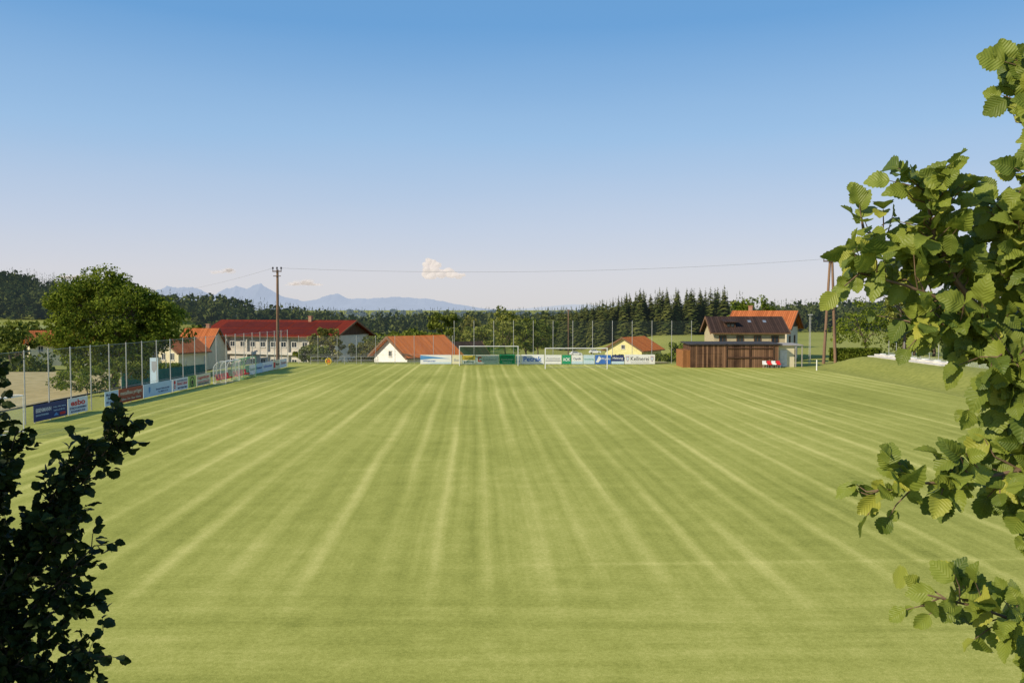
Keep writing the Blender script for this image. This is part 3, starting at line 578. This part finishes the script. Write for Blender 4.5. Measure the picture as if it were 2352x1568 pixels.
# ---------------------------------------------------------------- dugouts
def acry():
    m=bpy.data.materials.new('acrylic_sheet'); n,l=nodes_of(m); out=n['Material Output']; b=n['Principled BSDF']; b.inputs['Base Color'].default_value=(0.45,0.52,0.5,1); b.inputs['Roughness'].default_value=.2
    nz=n.new('ShaderNodeTexNoise'); nz.inputs['Scale'].default_value=3; mr=n.new('ShaderNodeMapRange'); mr.inputs[3].default_value=.10; mr.inputs[4].default_value=.30; l.new(nz.outputs['Fac'],mr.inputs[0])
    tr=n.new('ShaderNodeBsdfTransparent'); mx=n.new('ShaderNodeMixShader'); l.new(mr.outputs[0],mx.inputs[0]); l.new(tr.outputs[0],mx.inputs[1]); l.new(b.outputs[0],mx.inputs[2]); l.new(mx.outputs[0],out.inputs[0]); return m
ACR=acry()
def dugout(y0,L,fm,label,dep=.8):
    top=empty('team_dugout',(fx(y0)+.15,y0,0),R(90)-.041,label,'dugout','team dugouts beside the sideline')
    # back wall stands at local y=0, the roof curls towards the pitch (-y)
    P=[(0,0),(0,1.3)]+[(dep*(-1.15+1.15*math.cos(t)),1.3+.85*math.sin(t)) for t in np.linspace(.2,1.9,8)]
    m=MB(); ribs=max(2,int(L/1.2)); r=.025
    for i in range(ribs+1):
        x=L*i/ribs
        for a,b in zip(P[:-1],P[1:]): m.cyl((x,a[0],a[1]),(x,b[0],b[1]),r,r,6)
        m.cyl((x,0,.04),(x,-1.5*dep,.04),r,r,6)
    for a in (P[1],P[-1],P[5]): m.cyl((0,a[0],a[1]),(L,a[0],a[1]),r,r,6)
    for x in (0,L): m.cyl((x,-1.5*dep,.04),(x,-1.5*dep,2.05),r,r,6)
    m.obj('frame',fm,top)
    m=MB()
    for a,b in zip(P[:-1],P[1:]): m.poly([(0,a[0],a[1]),(L,a[0],a[1]),(L,b[0],b[1]),(0,b[0],b[1])])
    for x in (0,L): m.poly([(x,a[0],a[1]) for a in P]+[(x,P[-1][0],.05)])
    m.obj('shell',ACR,top)
    MB().box(.1,L-.1,-.62,-.2,.36,.40).obj('bench',C['red'],top)
    k=int(L/.62)
    for i in range(k):
        x=.35+i*(L-.7)/(k-1); s=MB(); s.box(-.2,.2,-.6,-.22,.405,.46); s.prism([(-.2,.46),(-.26,.46),(-.17,.85),(-.12,.85)],-.2,.2); s.obj('seat',C['red'],top,(x,0,0))
dugout(77.7,3.4,WHITE,'curved clear acrylic team dugout with white frame and red seats')
dugout(82.2,3.6,flat('green_frame',(0.1,0.35,0.14)),'curved team dugout with green frame and red seats')
dugout(43.2,3.9,WHITE,'curved clear acrylic team dugout with white frame and red seats',1.0)

# ---------------------------------------------------------------- poles and wires
POLE=mat('pole_wood',(0.26,0.16,0.10),(0.15,0.09,0.06),3,0.9,0.3,5,stretch=(1,1,.1)); INS=mat('insulator',(0.05,0.04,0.04),None,3,.3); WIRE=mat('wire',(0.30,0.30,0.32),None,3,.5)
up=empty('utility_pole',(-31.2,110,0),0,'tall wooden utility pole with insulators on a crossarm','utility pole')
MB().cyl((0,0,-.5),(0.05,0,12.3),.22,.15,12).obj('shaft',POLE,up)
MB().cyl((-.02,-.28,-.5),(.04,-.22,7),.16,.13,10).obj('stub_pole',POLE,up)
m=MB(); m.box(-.55,.65,-.26,-.16,12.0,12.14); m.box(-.45,.55,-.26,-.16,11.4,11.5); m.obj('crossarm',mat('rust_steel',(0.12,0.08,0.06)),up)
for x in (-.5,.05,.6): MB().cyl((x,-.2,12.14),(x,-.2,12.4),.05,.05,8).cyl((x,-.2,12.4),(x,-.2,12.65),.14,.09,10).obj('insulator',INS,up)
rp=empty('utility_pole',(41.4,107,0),0,'wooden A-frame utility pole with steel crossarm','utility pole')
rg=float(H(41.4,107)); 
MB().cyl((-1.0,0,rg-.3),(-.35,0,13.2),.2,.15,12).obj('shaft',POLE,rp); MB().cyl((.55,0,rg-.3),(-.05,0,13.2),.2,.15,12).obj('shaft',POLE,rp)
m=MB(); m.box(-1.25,.95,-.22,-.1,13.15,13.32); m.box(-.75,.3,-.2,-.1,7.0,7.15); m.obj('crossarm',mat('rust_steel',(0.12,0.08,0.06)),rp)
for x in (-1.2,-.65,.2,.85): MB().cyl((x,-.16,13.32),(x,-.16,13.6),.07,.05,8).obj('insulator',INS,rp)
def wire(a,b,sag,label):
    a=Vector(a);b=Vector(b); m=MB(); n=36; pts=[]
    for i in range(n+1):
        t=i/n; q=a.lerp(b,t); q.z-=sag*4*t*(1-t); pts.append(q)
    m.path(pts,[.015]*(n+1),5); m.obj('power_line',WIRE,None,(0,0,0),0,label,'power line')
wire((-30.6,109.8,12.5),(40.2,106.8,13.5),1.0,'thin overhead power line between wooden poles')
wire((-31.7,109.8,12.5),(-140,300,14),2.0,'thin overhead power line between wooden poles')
for (x,y,h,lab) in [(7.4,108.5,7.0,'slim brown wooden pole behind the net')]:
    e=empty('wooden_pole',(x,y,0),0,lab,'pole'); MB().cyl((0,0,-.5),(0,0,h),.09,.07,8).obj('shaft',POLE,e); MB().box(-.25,.25,-.04,.04,h-.15,h-.05).obj('crossarm',POLE,e)
for (x,y,h) in [(37.8,105,6.3),(38.5,106.5,6.3)]:
    e=empty('floodlight_mast',(x,y,0),0,'slim white steel mast with small lamp head','mast','floodlight masts beside the shed'); MB().cyl((0,0,-.2),(0,0,h),.045,.03,8).obj('shaft',GALV,e); MB().box(-.18,.18,-.2,.05,h,h+.12).obj('lamp_head',GALV,e)
e=empty('marker_post',(35.1,95,0),0,'short white marker post at the pitch corner','post'); MB().cyl((0,0,0),(0,0,1.2),.07,.06,10).cyl((0,0,1.2),(0,0,1.26),.06,.02,10).obj('shaft',WHITE,e)

# hose reel
hz=empty('hose_reel',(-23.2,104.3,0),0,'yellow and orange hose reel on a steel stand','hose reel')
m=MB(); n=20
for i in range(n):
    a=2*math.pi*i/n;b=2*math.pi*(i+1)/n; m.cyl((.34*math.cos(a),0,.5+.34*math.sin(a)),(.34*math.cos(b),0,.5+.34*math.sin(b)),.09,.09,6)
m.obj('hose',C['yellow'],hz); MB().cyl((0,-.12,.5),(0,.12,.5),.2,.2,14).obj('drum',flat('orange',(0.7,0.2,0.03)),hz)
m=MB(); m.cyl((-.3,.15,0),(0,.15,.5),.03).cyl((.3,.15,0),(0,.15,.5),.03); m.obj('stand',GALV,hz)
# seats at shed
def shell_seat(x,y,c,lab):
    e=empty('bucket_seat',(x,y,0),0,lab,'seat','plastic seats beside the shed'); m=MB(); m.box(-.23,.23,-.25,.2,.4,.46); m.prism([(.15,.46),(.22,.46),(.3,.85),(.24,.85)],-.23,.23); m.box(-.23,-.2,-.2,.15,.46,.55); m.box(.2,.23,-.2,.15,.46,.55); m.obj('shell',c,e)
    m=MB(); 
    for a in (-.18,.18):
        for b in (-.2,.15): m.cyl((a,b,0),(a*.8,b,.4),.02,.02,6)
    m.obj('leg',GALV,e)
for i in range(4): shell_seat(30.4+i*.55,99.2,C['red'] if i%2 else C['white'],('red' if i%2 else 'white')+' plastic bucket seat in front of the shed')
# cars
def car(x,y,rz):
    z=float(H(x,y)); top=empty('parked_car',(x,y,z),rz,'white car parked on the meadow','car','white cars parked on the meadow')
    m=MB()
    lo=[(-2.1,.3),(2.1,.3),(2.15,.62),(1.9,.86),(.95,.95),(-1.95,.98),(-2.15,.7)]
    ca=[(1.0,.95),(.35,1.42),(-1.25,1.44),(-1.95,.98)]
    def ex(prof,w0,w1,mi=0):
        b=len(m.v); n=len(prof)
        for s in (-1,1):
            for (a,c) in prof: m.v.append((a,s*(w0 if c<1.1 else w1),c))
        for i in range(n):
            j=(i+1)%n; m.f.append((b+i,b+j,b+n+j,b+n+i)); m.m.append(mi)
        m.f.append(tuple(b+i for i in range(n))); m.m.append(mi); m.f.append(tuple(b+n+i for i in range(n))); m.m.append(mi)
    ex(lo,.85,.85); ex(ca,.8,.66); m.obj('body',mat('car_paint',(0.8,0.8,0.8),(0.78,0.78,0.78),1,.25,spec=.6),top,bevel=.04)
    g_=MB()
    for s in (-1,1): g_.poly([(.75,s*.80,1.0),(.3,s*.70,1.36),(-1.2,s*.70,1.38),(-1.6,s*.80,1.02)])
    g_.poly([(1.0,-.7,.99),(1.0,.7,.99),(.42,.6,1.40),(.42,-.6,1.40)]); g_.obj('window',GLASS,top)
    for a in (-1.3,1.35):
        for s in (-1,1): MB().cyl((a,s*.70,.32),(a,s*.88,.32),.32,.32,16).obj('wheel',mat('tyre',(0.02,0.02,0.02)),top)
car(22.3,288,R(5)); car(28.8,286,R(-8))
# terrace: stepped white bench rows
WC=mat('white_concrete',(0.66,0.63,0.57),(0.52,0.49,0.44),1.5)
tr=empty('spectator_terrace',(42.6,90.5,1.38),R(90),'white concrete spectator steps along the grass bank','terrace')
for i in range(2): MB().box(-8.5,8.5,-.85-.8*i,-.06-.8*i,-.6,.12+.2*i).obj('step',WC,tr)
for i in range(7): MB().box(-8.2+i*2.5,-7.5+i*2.5,-1.5,-1.1,.324,.42).obj('seat',C['white'],tr)

# ---------------------------------------------------------------- mountains, cloud
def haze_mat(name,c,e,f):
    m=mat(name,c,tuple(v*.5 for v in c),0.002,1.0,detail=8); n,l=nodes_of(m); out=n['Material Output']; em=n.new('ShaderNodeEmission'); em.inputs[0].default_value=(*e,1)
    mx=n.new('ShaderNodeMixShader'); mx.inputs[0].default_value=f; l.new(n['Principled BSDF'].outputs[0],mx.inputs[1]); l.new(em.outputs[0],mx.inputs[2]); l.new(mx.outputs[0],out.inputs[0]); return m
def ridge(name,dist,prof,m,label,seed,rough=.05):
    rs=np.random.RandomState(seed); px=np.array([p[0] for p in prof],float); pz=np.array([p[1] for p in prof],float)
    xs=np.linspace(px[0],px[-1],700); base=np.interp(xs,px,pz)
    nz=np.zeros_like(xs)
    for o in range(2,8): 
        q=xs/dist*2*math.pi*3*2**o+rs.uniform(0,6.28); nz+=(1-2*np.abs(np.sin(q*.5)))*rs.uniform(.6,1)/2**((o-1)*.65)
    top=base*(1+rough*nz)
    rows=[];ds=np.linspace(-1,1,25)
    for d in ds:
        f=1-abs(d)**.8; jit=np.interp(xs,xs[::7],rs.normal(size=len(xs[::7])))*.10*f*(abs(d)>.01)
        rows.append(np.stack([xs,np.full_like(xs,dist+d*dist*.06)+jit*dist*.02,-20+top*np.clip(f+jit,0,1)],-1))
    V=np.concatenate(rows); nx=len(xs); i=(np.arange(nx-1)[None,:]+nx*np.arange(24)[:,None]).ravel(); F=np.stack([i,i+1,i+nx+1,i+nx],-1)
    o=bpy.data.objects.new(name,np_mesh(name,V,F,m,True)); COL.objects.link(o); o['kind']='structure'; o['label']=label
K=20000/1898
def pr(l): return [((a-1176)*K,max((711-b)*K+27,1)) for a,b in l]
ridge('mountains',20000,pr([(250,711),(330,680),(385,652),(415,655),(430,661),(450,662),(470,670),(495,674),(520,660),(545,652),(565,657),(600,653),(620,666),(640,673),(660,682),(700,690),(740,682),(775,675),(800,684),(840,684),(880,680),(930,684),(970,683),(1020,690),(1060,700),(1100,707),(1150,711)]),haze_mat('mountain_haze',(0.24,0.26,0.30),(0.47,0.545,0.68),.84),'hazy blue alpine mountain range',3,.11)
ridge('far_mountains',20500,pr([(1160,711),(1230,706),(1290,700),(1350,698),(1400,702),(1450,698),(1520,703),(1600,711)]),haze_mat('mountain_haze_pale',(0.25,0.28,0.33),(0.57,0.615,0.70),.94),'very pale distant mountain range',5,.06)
def cloud(loc,blobs,name_label,alpha,fl=1.0):
    m=bpy.data.materials.new('cloud_vapour'); n,l=nodes_of(m); out=n['Material Output']; n.remove(n['Principled BSDF'])
    d=n.new('ShaderNodeBsdfDiffuse'); d.inputs[0].default_value=(0.8,0.76,0.72,1); em=n.new('ShaderNodeEmission'); em.inputs[0].default_value=(0.88,0.79,0.74,1); em.inputs[1].default_value=.95
    mx=n.new('ShaderNodeMixShader'); mx.inputs[0].default_value=.8; l.new(d.outputs[0],mx.inputs[1]); l.new(em.outputs[0],mx.inputs[2])
    lw=n.new('ShaderNodeLayerWeight'); lw.inputs[0].default_value=.5; tr=n.new('ShaderNodeBsdfTransparent'); m2=n.new('ShaderNodeMixShader')
    mr=n.new('ShaderNodeMapRange'); mr.inputs[1].default_value=.1; mr.inputs[2].default_value=.8; mr.inputs[3].default_value=1-alpha; mr.inputs[4].default_value=1; l.new(lw.outputs['Facing'],mr.inputs[0]); l.new(mr.outputs[0],m2.inputs[0]); l.new(mx.outputs[0],m2.inputs[1]); l.new(tr.outputs[0],m2.inputs[2]); l.new(m2.outputs[0],out.inputs[0])
    import bmesh
    bm=bmesh.new()
    for (x,z,r,sx) in blobs:
        for k in range(7):
            q=r*RS.uniform(.4,.75); mt=Matrix.Translation((x+RS.uniform(-.6,.6)*r*sx,RS.uniform(-.2,.2)*r,z+RS.uniform(-.4,.4)*r))@Matrix.Diagonal((q*sx,q,q*.8,1)); bmesh.ops.create_icosphere(bm,subdivisions=3,radius=1,matrix=mt)
    from mathutils import noise
    for v in bm.verts:
        v.co+=Vector(noise.noise_vector(v.co/70))*18
        if v.co.z<0: v.co.z*=.25
    me=bpy.data.meshes.new('cloud'); bm.to_mesh(me); bm.free(); me.materials.append(m); me.polygons.foreach_set('use_smooth',[True]*len(me.polygons))
    o=bpy.data.objects.new('cloud',me); COL.objects.link(o); o.location=loc; o['kind']='structure'; o['label']=name_label
q=15000/1898
cloud(((1005-1176)*q,15000,(711-640)*q),[(-180,70,130,1.2),(-110,200,150,1),(-120,310,100,1),(0,240,100,1),(0,110,150,1.2),(110,100,120,1.4),(240,70,95,1.6),(360,55,80,1.8)],'small white cumulus cloud near the horizon',.92)
cloud(((700-1176)*q,15000,(711-655)*q),[(-200,20,60,3),(0,60,90,2),(180,20,50,3)],'thin pale cloud near the horizon',.22)
cloud(((520-1176)*q,15000,(711-628)*q),[(-150,20,50,3),(80,50,70,2)],'thin pale cloud near the horizon',.16)
cloud(((180-1176)*q,15000,(711-640)*q),[(-150,20,60,3),(80,30,60,2.5)],'thin pale cloud near the horizon',.2)

# ---------------------------------------------------------------- foreground leaves
def leaf_template(n=13,serr=.07,wide=1.0):
    ts=np.linspace(0,1,n); prof=wide*np.interp(ts,[0,.05,.15,.32,.5,.66,.8,.9,.96,1],[.05,.20,.34,.42,.43,.37,.25,.12,.05,.0])
    V=[];UV=[]
    for i,t in enumerate(ts):
        w=prof[i]*(1+(serr if i%2 else -serr)) 
        for s in (-1,-.5,0,.5,1): V.append((t+ (0.03 if abs(s)==1 and i%2 else 0),s*w,0)); UV.append((s*w+.5,t))
    V=np.array(V); F=[]
    for i in range(n-1):
        for j in range(4): a=i*5+j; F.append((a,a+1,a+6,a+5))
    return V,np.array(UV),np.array(F)
def leaf_mat(name,dark,light,yel,trans=.35,spec=.4):
    m=bpy.data.materials.new(name); n,l=nodes_of(m); out=n['Material Output']; b=n['Principled BSDF']; b.inputs['Roughness'].default_value=.5; b.inputs['Specular IOR Level'].default_value=spec
    g_=n.new('ShaderNodeNewGeometry'); cr=n.new('ShaderNodeValToRGB'); e=cr.color_ramp.elements; e[0].color=(*dark,1); e[1].color=(*yel,1); k=e.new(.55); k.color=(*light,1); k=e.new(.86); k.color=(*light,1)
    l.new(g_.outputs['Random Per Island'],cr.inputs[0])
    uv=n.new('ShaderNodeUVMap'); sp=n.new('ShaderNodeSeparateXYZ'); l.new(uv.outputs[0],sp.inputs[0])
    def M(op,a,b_=None):
        k=n.new('ShaderNodeMath'); k.operation=op
        for i,v in enumerate((a,b_)):
            if v is None: continue
            if isinstance(v,(int,float)): k.inputs[i].default_value=v
            else: l.new(v,k.inputs[i])
        return k.outputs[0]
    au=M('ABSOLUTE',M('SUBTRACT',sp.outputs[0],.5)); w=M('FRACT',M('MULTIPLY',M('SUBTRACT',sp.outputs[1],M('MULTIPLY',au,.85)),8.0)); w=M('ABSOLUTE',M('SUBTRACT',w,.5))
    vein=M('MAXIMUM',M('MULTIPLY',M('SUBTRACT',w,.38),8.0),M('MULTIPLY',M('SUBTRACT',.02,au),50.0)); vein=M('MINIMUM',M('MAXIMUM',vein,0),1)
    mx=n.new('ShaderNodeMix'); mx.data_type='RGBA'; f=M('MULTIPLY',vein,.28); l.new(f,mx.inputs[0]); l.new(cr.outputs[0],mx.inputs[6]); mx.inputs[7].default_value=(light[0]*1.6,light[1]*1.4,light[2]*1.7,1)
    l.new(mx.outputs[2],b.inputs['Base Color'])
    bp=n.new('ShaderNodeBump'); bp.inputs['Strength'].default_value=.6; bp.inputs['Distance'].default_value=.004; bp.invert=True; l.new(w,bp.inputs['Height']); l.new(bp.outputs[0],b.inputs['Normal'])
    t=n.new('ShaderNodeBsdfTranslucent'); l.new(mx.outputs[2],t.inputs[0]); ms=n.new('ShaderNodeMixShader'); ms.inputs[0].default_value=trans; l.new(b.outputs[0],ms.inputs[1]); l.new(t.outputs[0],ms.inputs[2]); l.new(ms.outputs[0],out.inputs[0]); return m
def leaves(name,P,Dr,Nr,size,m,parent,n=13):
    T,UV,F=leaf_template(n); N=len(P); d,s,nr=orient(Dr,Nr); sz=size[:,None,None]
    fold=RS.uniform(.05,.55,N)[:,None]; curl=RS.uniform(-.1,.6,N)[:,None]; wav=RS.uniform(0,6.28,N)[:,None]; wd=RS.uniform(.82,1.12,N)[:,None]
    x=T[None,:,0]; y=T[None,:,1]; x=np.repeat(x,N,0); yy=np.repeat(y,N,0)*wd
    z=np.abs(yy)*fold-curl*x*x+.04*np.sin(x*14+wav)*np.abs(yy)*2+.02*np.sin(x*9+wav*2)
    V=P[:,None,:]+sz*(x[...,None]*d[:,None,:]+yy[...,None]*s[:,None,:]+z[...,None]*nr[:,None,:])
    FF=(F[None]+(np.arange(N)*len(T))[:,None,None]).reshape(-1,4)
    me=np_mesh(name,V.reshape(-1,3),FF,m,True); uvl=me.uv_layers.new(name='UVMap'); uvs=np.tile(UV,(N,1))[FF.ravel()]; uvl.data.foreach_set('uv',uvs.astype(np.float32).ravel())
    o=bpy.data.objects.new(name,me); place(o,parent); return o
def pt(l,t):
    k=min(int(t*(len(l)-1)),len(l)-2); f=t*(len(l)-1)-k; return Vector(l[k]).lerp(Vector(l[k+1]),f)
def shoot_system(mains,ntw,tl,lp,spread,trunk):
    """twigs along main limbs; returns leaf points and directions"""
    P=[];Dd=[]
    for pts,dens,r0 in mains:
        L=sum((Vector(b)-Vector(a)).length for a,b in zip(pts[:-1],pts[1:])); trunk.path([Vector(p) for p in pts],list(np.linspace(r0,.003,len(pts))),7)
        for i in range(int(ntw*L*dens)):
            t=RS.uniform(.05,1)**.9; a=pt(pts,t); b=pt(pts,min(t+.05,1)); ax=(b-a).normalized() if (b-a).length>1e-5 else Vector((0,0,1))
            v=Vector(RS.normal(size=3)); v=(v-ax*v.dot(ax)).normalized()*spread+ax*.7+Vector((0,0,.1)); v.normalize(); l_=tl*RS.uniform(.3,1.0)
            e=a+v*l_; mid=a.lerp(e,.5)+Vector(RS.normal(size=3)*.01); trunk.path([a,mid,e],[.0028,.0022,.0012],5)
            k=int(RS.randint(lp[0],lp[1]))
            for j in range(k):
                q=(j+.6)/k; P.append(a.lerp(e,q)+Vector(RS.normal(size=3)*.006)); dv=v*.8+Vector(RS.normal(size=3))*.75+Vector((0,0,-.35)); Dd.append(dv.normalized())
            P.append(e); Dd.append((v+Vector((0,0,-.3))).normalized())
    return np.array([tuple(p) for p in P]),np.array([tuple(p) for p in Dd])
# hazel on the right, rooted on the bank
hz_t=empty('hazel_tree',(0,0,0),0,'hazel with large veined green leaves in evening sun','tree'); tk=MB()
mainsR=[
 ([(2.6,2.9,5.3),(2.15,2.9,6.2),(1.88,2.85,6.9),(1.76,2.75,7.3),(1.71,2.7,7.62),(1.69,2.7,7.80)],.85,.03),
 ([(2.15,2.9,6.2),(1.86,2.85,6.75),(1.62,2.8,6.95),(1.47,2.75,7.10),(1.38,2.72,7.26),(1.34,2.7,7.40)],1.25,.02),
 ([(1.62,2.8,6.95),(1.45,2.72,7.02),(1.28,2.7,7.08),(1.12,2.68,7.12)],.9,.008),
 ([(1.45,2.75,7.12),(1.32,2.8,7.20),(1.18,2.8,7.27)],1.3,.006),
 ([(2.3,3.0,5.9),(1.95,2.85,6.55),(1.74,2.75,6.95),(1.66,2.7,7.2),(1.62,2.7,7.34)],1.4,.015),
 ([(2.2,2.9,6.1),(1.9,2.7,6.6),(1.68,2.65,6.8),(1.54,2.6,6.86)],1.3,.01),
 ([(1.75,2.8,6.85),(1.58,2.75,6.92),(1.44,2.7,6.95),(1.30,2.7,6.96)],1.3,.007),
 ([(1.86,2.9,6.7),(1.7,2.7,6.74),(1.56,2.65,6.76)],1.5,.008),
 ([(1.9,2.8,6.62),(1.76,2.65,6.60),(1.62,2.6,6.57)],1.5,.008),
 ([(1.86,2.9,6.5),(1.64,2.6,6.5),(1.46,2.6,6.46),(1.30,2.6,6.45),(1.17,2.6,6.43)],1.0,.008),
 ([(1.9,2.8,6.55),(1.74,2.6,6.43),(1.62,2.6,6.35)],1.4,.008),
 ([(2.1,2.9,5.6),(1.8,2.6,5.96),(1.6,2.55,6.02),(1.46,2.55,6.07),(1.30,2.55,6.11)],.75,.008),
 ([(2.0,2.8,5.75),(1.8,2.55,5.88),(1.60,2.5,5.90)],.9,.006),
]
P,Dd=shoot_system(mainsR,40,.145,(2,4),1.0,tk)
keep=~((P[:,2]<5.95)&(P[:,0]<1.43))&(P[:,2]<7.86)
P,Dd=P[keep],Dd[keep]; N=len(P); Nr=RS.normal(size=(N,3))*.6+np.array([-.8,-.9,.65])
tk.obj('trunk',mat('twig_bark',(0.20,0.13,0.08),(0.12,0.08,0.05),30,.8),hz_t)
leaves('crown',P,Dd,Nr,RS.uniform(.042,.088,N),leaf_mat('hazel_leaf',(0.085,0.135,0.018),(0.24,0.29,0.04),(0.44,0.43,0.06),.35),hz_t,15)
# shrub on the left, thick and shaded by the added bush beside it
lf=empty('leafy_shrub',(0,0,0),0,'dense shaded shrub with small leaves coloured dark for shade','shrub'); tk=MB(); mains=[]
root=(-3.0,4.2,4.1)
ends=[(-2.52,4.0,6.70),(-2.45,3.9,6.55),(-2.47,4.1,6.40),(-1.84,4.0,6.50),(-2.06,4.0,6.34),(-2.16,4.0,6.24),(-2.24,4.1,6.08),(-2.12,3.95,6.02),(-2.04,4.0,5.85),(-2.15,4.0,5.72),(-2.05,4.0,5.60),(-2.2,3.9,5.55),(-2.04,4.0,5.42),(-1.99,3.9,5.34),(-2.2,3.9,5.25),(-2.22,4.1,5.1),(-2.5,4,5.9),(-2.5,4,5.5),(-2.42,3.9,5.3),(-2.6,4.2,6.2),(-2.08,4.0,5.05),(-2.38,3.85,5.75),(-2.42,3.9,6.25),(-2.42,3.9,5.2),(-2.28,3.9,5.4)]
for e in ends:
    a=Vector(root)+Vector(RS.normal(size=3)*.1); e=Vector(e); m1=a.lerp(e,.35)+Vector((-.12,0,.12)); m2=a.lerp(e,.7)+Vector((-.08,0,.1)); mains.append(([tuple(a),tuple(m1),tuple(m2),tuple(e)],1.0,.014))
P,Dd=shoot_system(mains,27,.15,(4,8),1.0,tk)
tk.obj('trunk',mat('shrub_bark',(0.06,0.045,0.03),None,20,.9),lf)
N=len(P); Nr=RS.normal(size=(N,3))*.9+np.array([0,0,.6]); LM=leaf_mat('shaded_shrub_leaf',(0.014,0.026,0.007),(0.03,0.05,0.012),(0.06,0.08,0.015),.2,.15)  # shade put into the leaf colour: greens kept very dark
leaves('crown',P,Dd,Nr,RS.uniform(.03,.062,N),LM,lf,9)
# taller bush out of view, added to keep sun off the shrub
nb=empty('leafy_shrub',(-3.9,2.5,4.3),0,'tall dense bush out of view added to shade the shrub','shrub'); MB().cyl((0,0,-.3),(0,0,2.5),.08,.04,8).obj('trunk',BARK,nb)
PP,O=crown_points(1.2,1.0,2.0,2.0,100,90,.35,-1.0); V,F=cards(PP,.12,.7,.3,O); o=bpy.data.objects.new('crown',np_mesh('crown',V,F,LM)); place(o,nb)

# ---------------------------------------------------------------- light, sky, camera
w=bpy.data.worlds.new('World'); scene.world=w; w.use_nodes=True; n=w.node_tree.nodes; l=w.node_tree.links; bg=n['Background']
sky=n.new('ShaderNodeTexSky'); sky.sky_type='NISHITA'; sky.sun_disc=False
sky.sun_elevation=math.asin(SUN_TO.z); sky.sun_rotation=math.atan2(SUN_TO.x,SUN_TO.y); sky.altitude=500; sky.air_density=1.0; sky.dust_density=1.2; sky.ozone_density=2.0
STR=0.12
tc=n.new('ShaderNodeTexCoord'); sp=n.new('ShaderNodeSeparateXYZ'); l.new(tc.outputs['Generated'],sp.inputs[0])
nzs=n.new('ShaderNodeTexNoise'); nzs.inputs['Scale'].default_value=1.5; nzs.inputs['Detail'].default_value=4; mps=n.new('ShaderNodeMapping'); mps.inputs['Scale'].default_value=(1,1,7); l.new(tc.outputs['Generated'],mps.inputs[0]); l.new(mps.outputs[0],nzs.inputs['Vector'])
ad=n.new('ShaderNodeMath'); ad.operation='MULTIPLY_ADD'; ad.inputs[1].default_value=0.03; l.new(nzs.outputs['Fac'],ad.inputs[0]); s2=n.new('ShaderNodeMath'); s2.operation='SUBTRACT'; s2.inputs[1].default_value=.015; l.new(sp.outputs[2],s2.inputs[0]); l.new(s2.outputs[0],ad.inputs[2])
cr=n.new('ShaderNodeValToRGB'); e=cr.color_ramp.elements
stops=[(0.0,(.71,.69,.70)),(.045,(.68,.68,.74)),(.10,(.56,.635,.78)),(.20,(.34,.54,.80)),(.32,(.15,.37,.70)),(1.0,(.06,.18,.42))]
e[0].position=0; e[0].color=(*stops[0][1],1); e[1].position=1; e[1].color=(*stops[-1][1],1)
for p_,c_ in stops[1:-1]: k=e.new(p_); k.color=(*c_,1)
l.new(ad.outputs[0],cr.inputs[0])
sc=n.new('ShaderNodeVectorMath'); sc.operation='SCALE'; sc.inputs['Scale'].default_value=1/STR; l.new(cr.outputs[0],sc.inputs[0])
mx=n.new('ShaderNodeMix'); mx.data_type='RGBA'; mx.inputs[0].default_value=.9; l.new(sky.outputs[0],mx.inputs[6]); l.new(sc.outputs[0],mx.inputs[7])
l.new(mx.outputs[2],bg.inputs[0]); bg.inputs[1].default_value=STR
sl=bpy.data.lights.new('sun','SUN'); sl.energy=5.0; sl.angle=R(.5); sl.color=(1.0,.88,.66); so=bpy.data.objects.new('sun',sl); COL.objects.link(so); so.rotation_euler=(-SUN_TO).to_track_quat('-Z','Y').to_euler(); so.location=(-50,-20,60)
cam=bpy.data.cameras.new('camera'); cam.sensor_width=36; cam.lens=29.05; cam.clip_end=60000; cam.clip_start=.05
co=bpy.data.objects.new('camera',cam); COL.objects.link(co); co.location=(0,0,7); co.rotation_euler=(R(90-2.2),0,0); scene.camera=co
scene.view_settings.view_transform='Standard'; scene.view_settings.look='None'; scene.view_settings.exposure=0
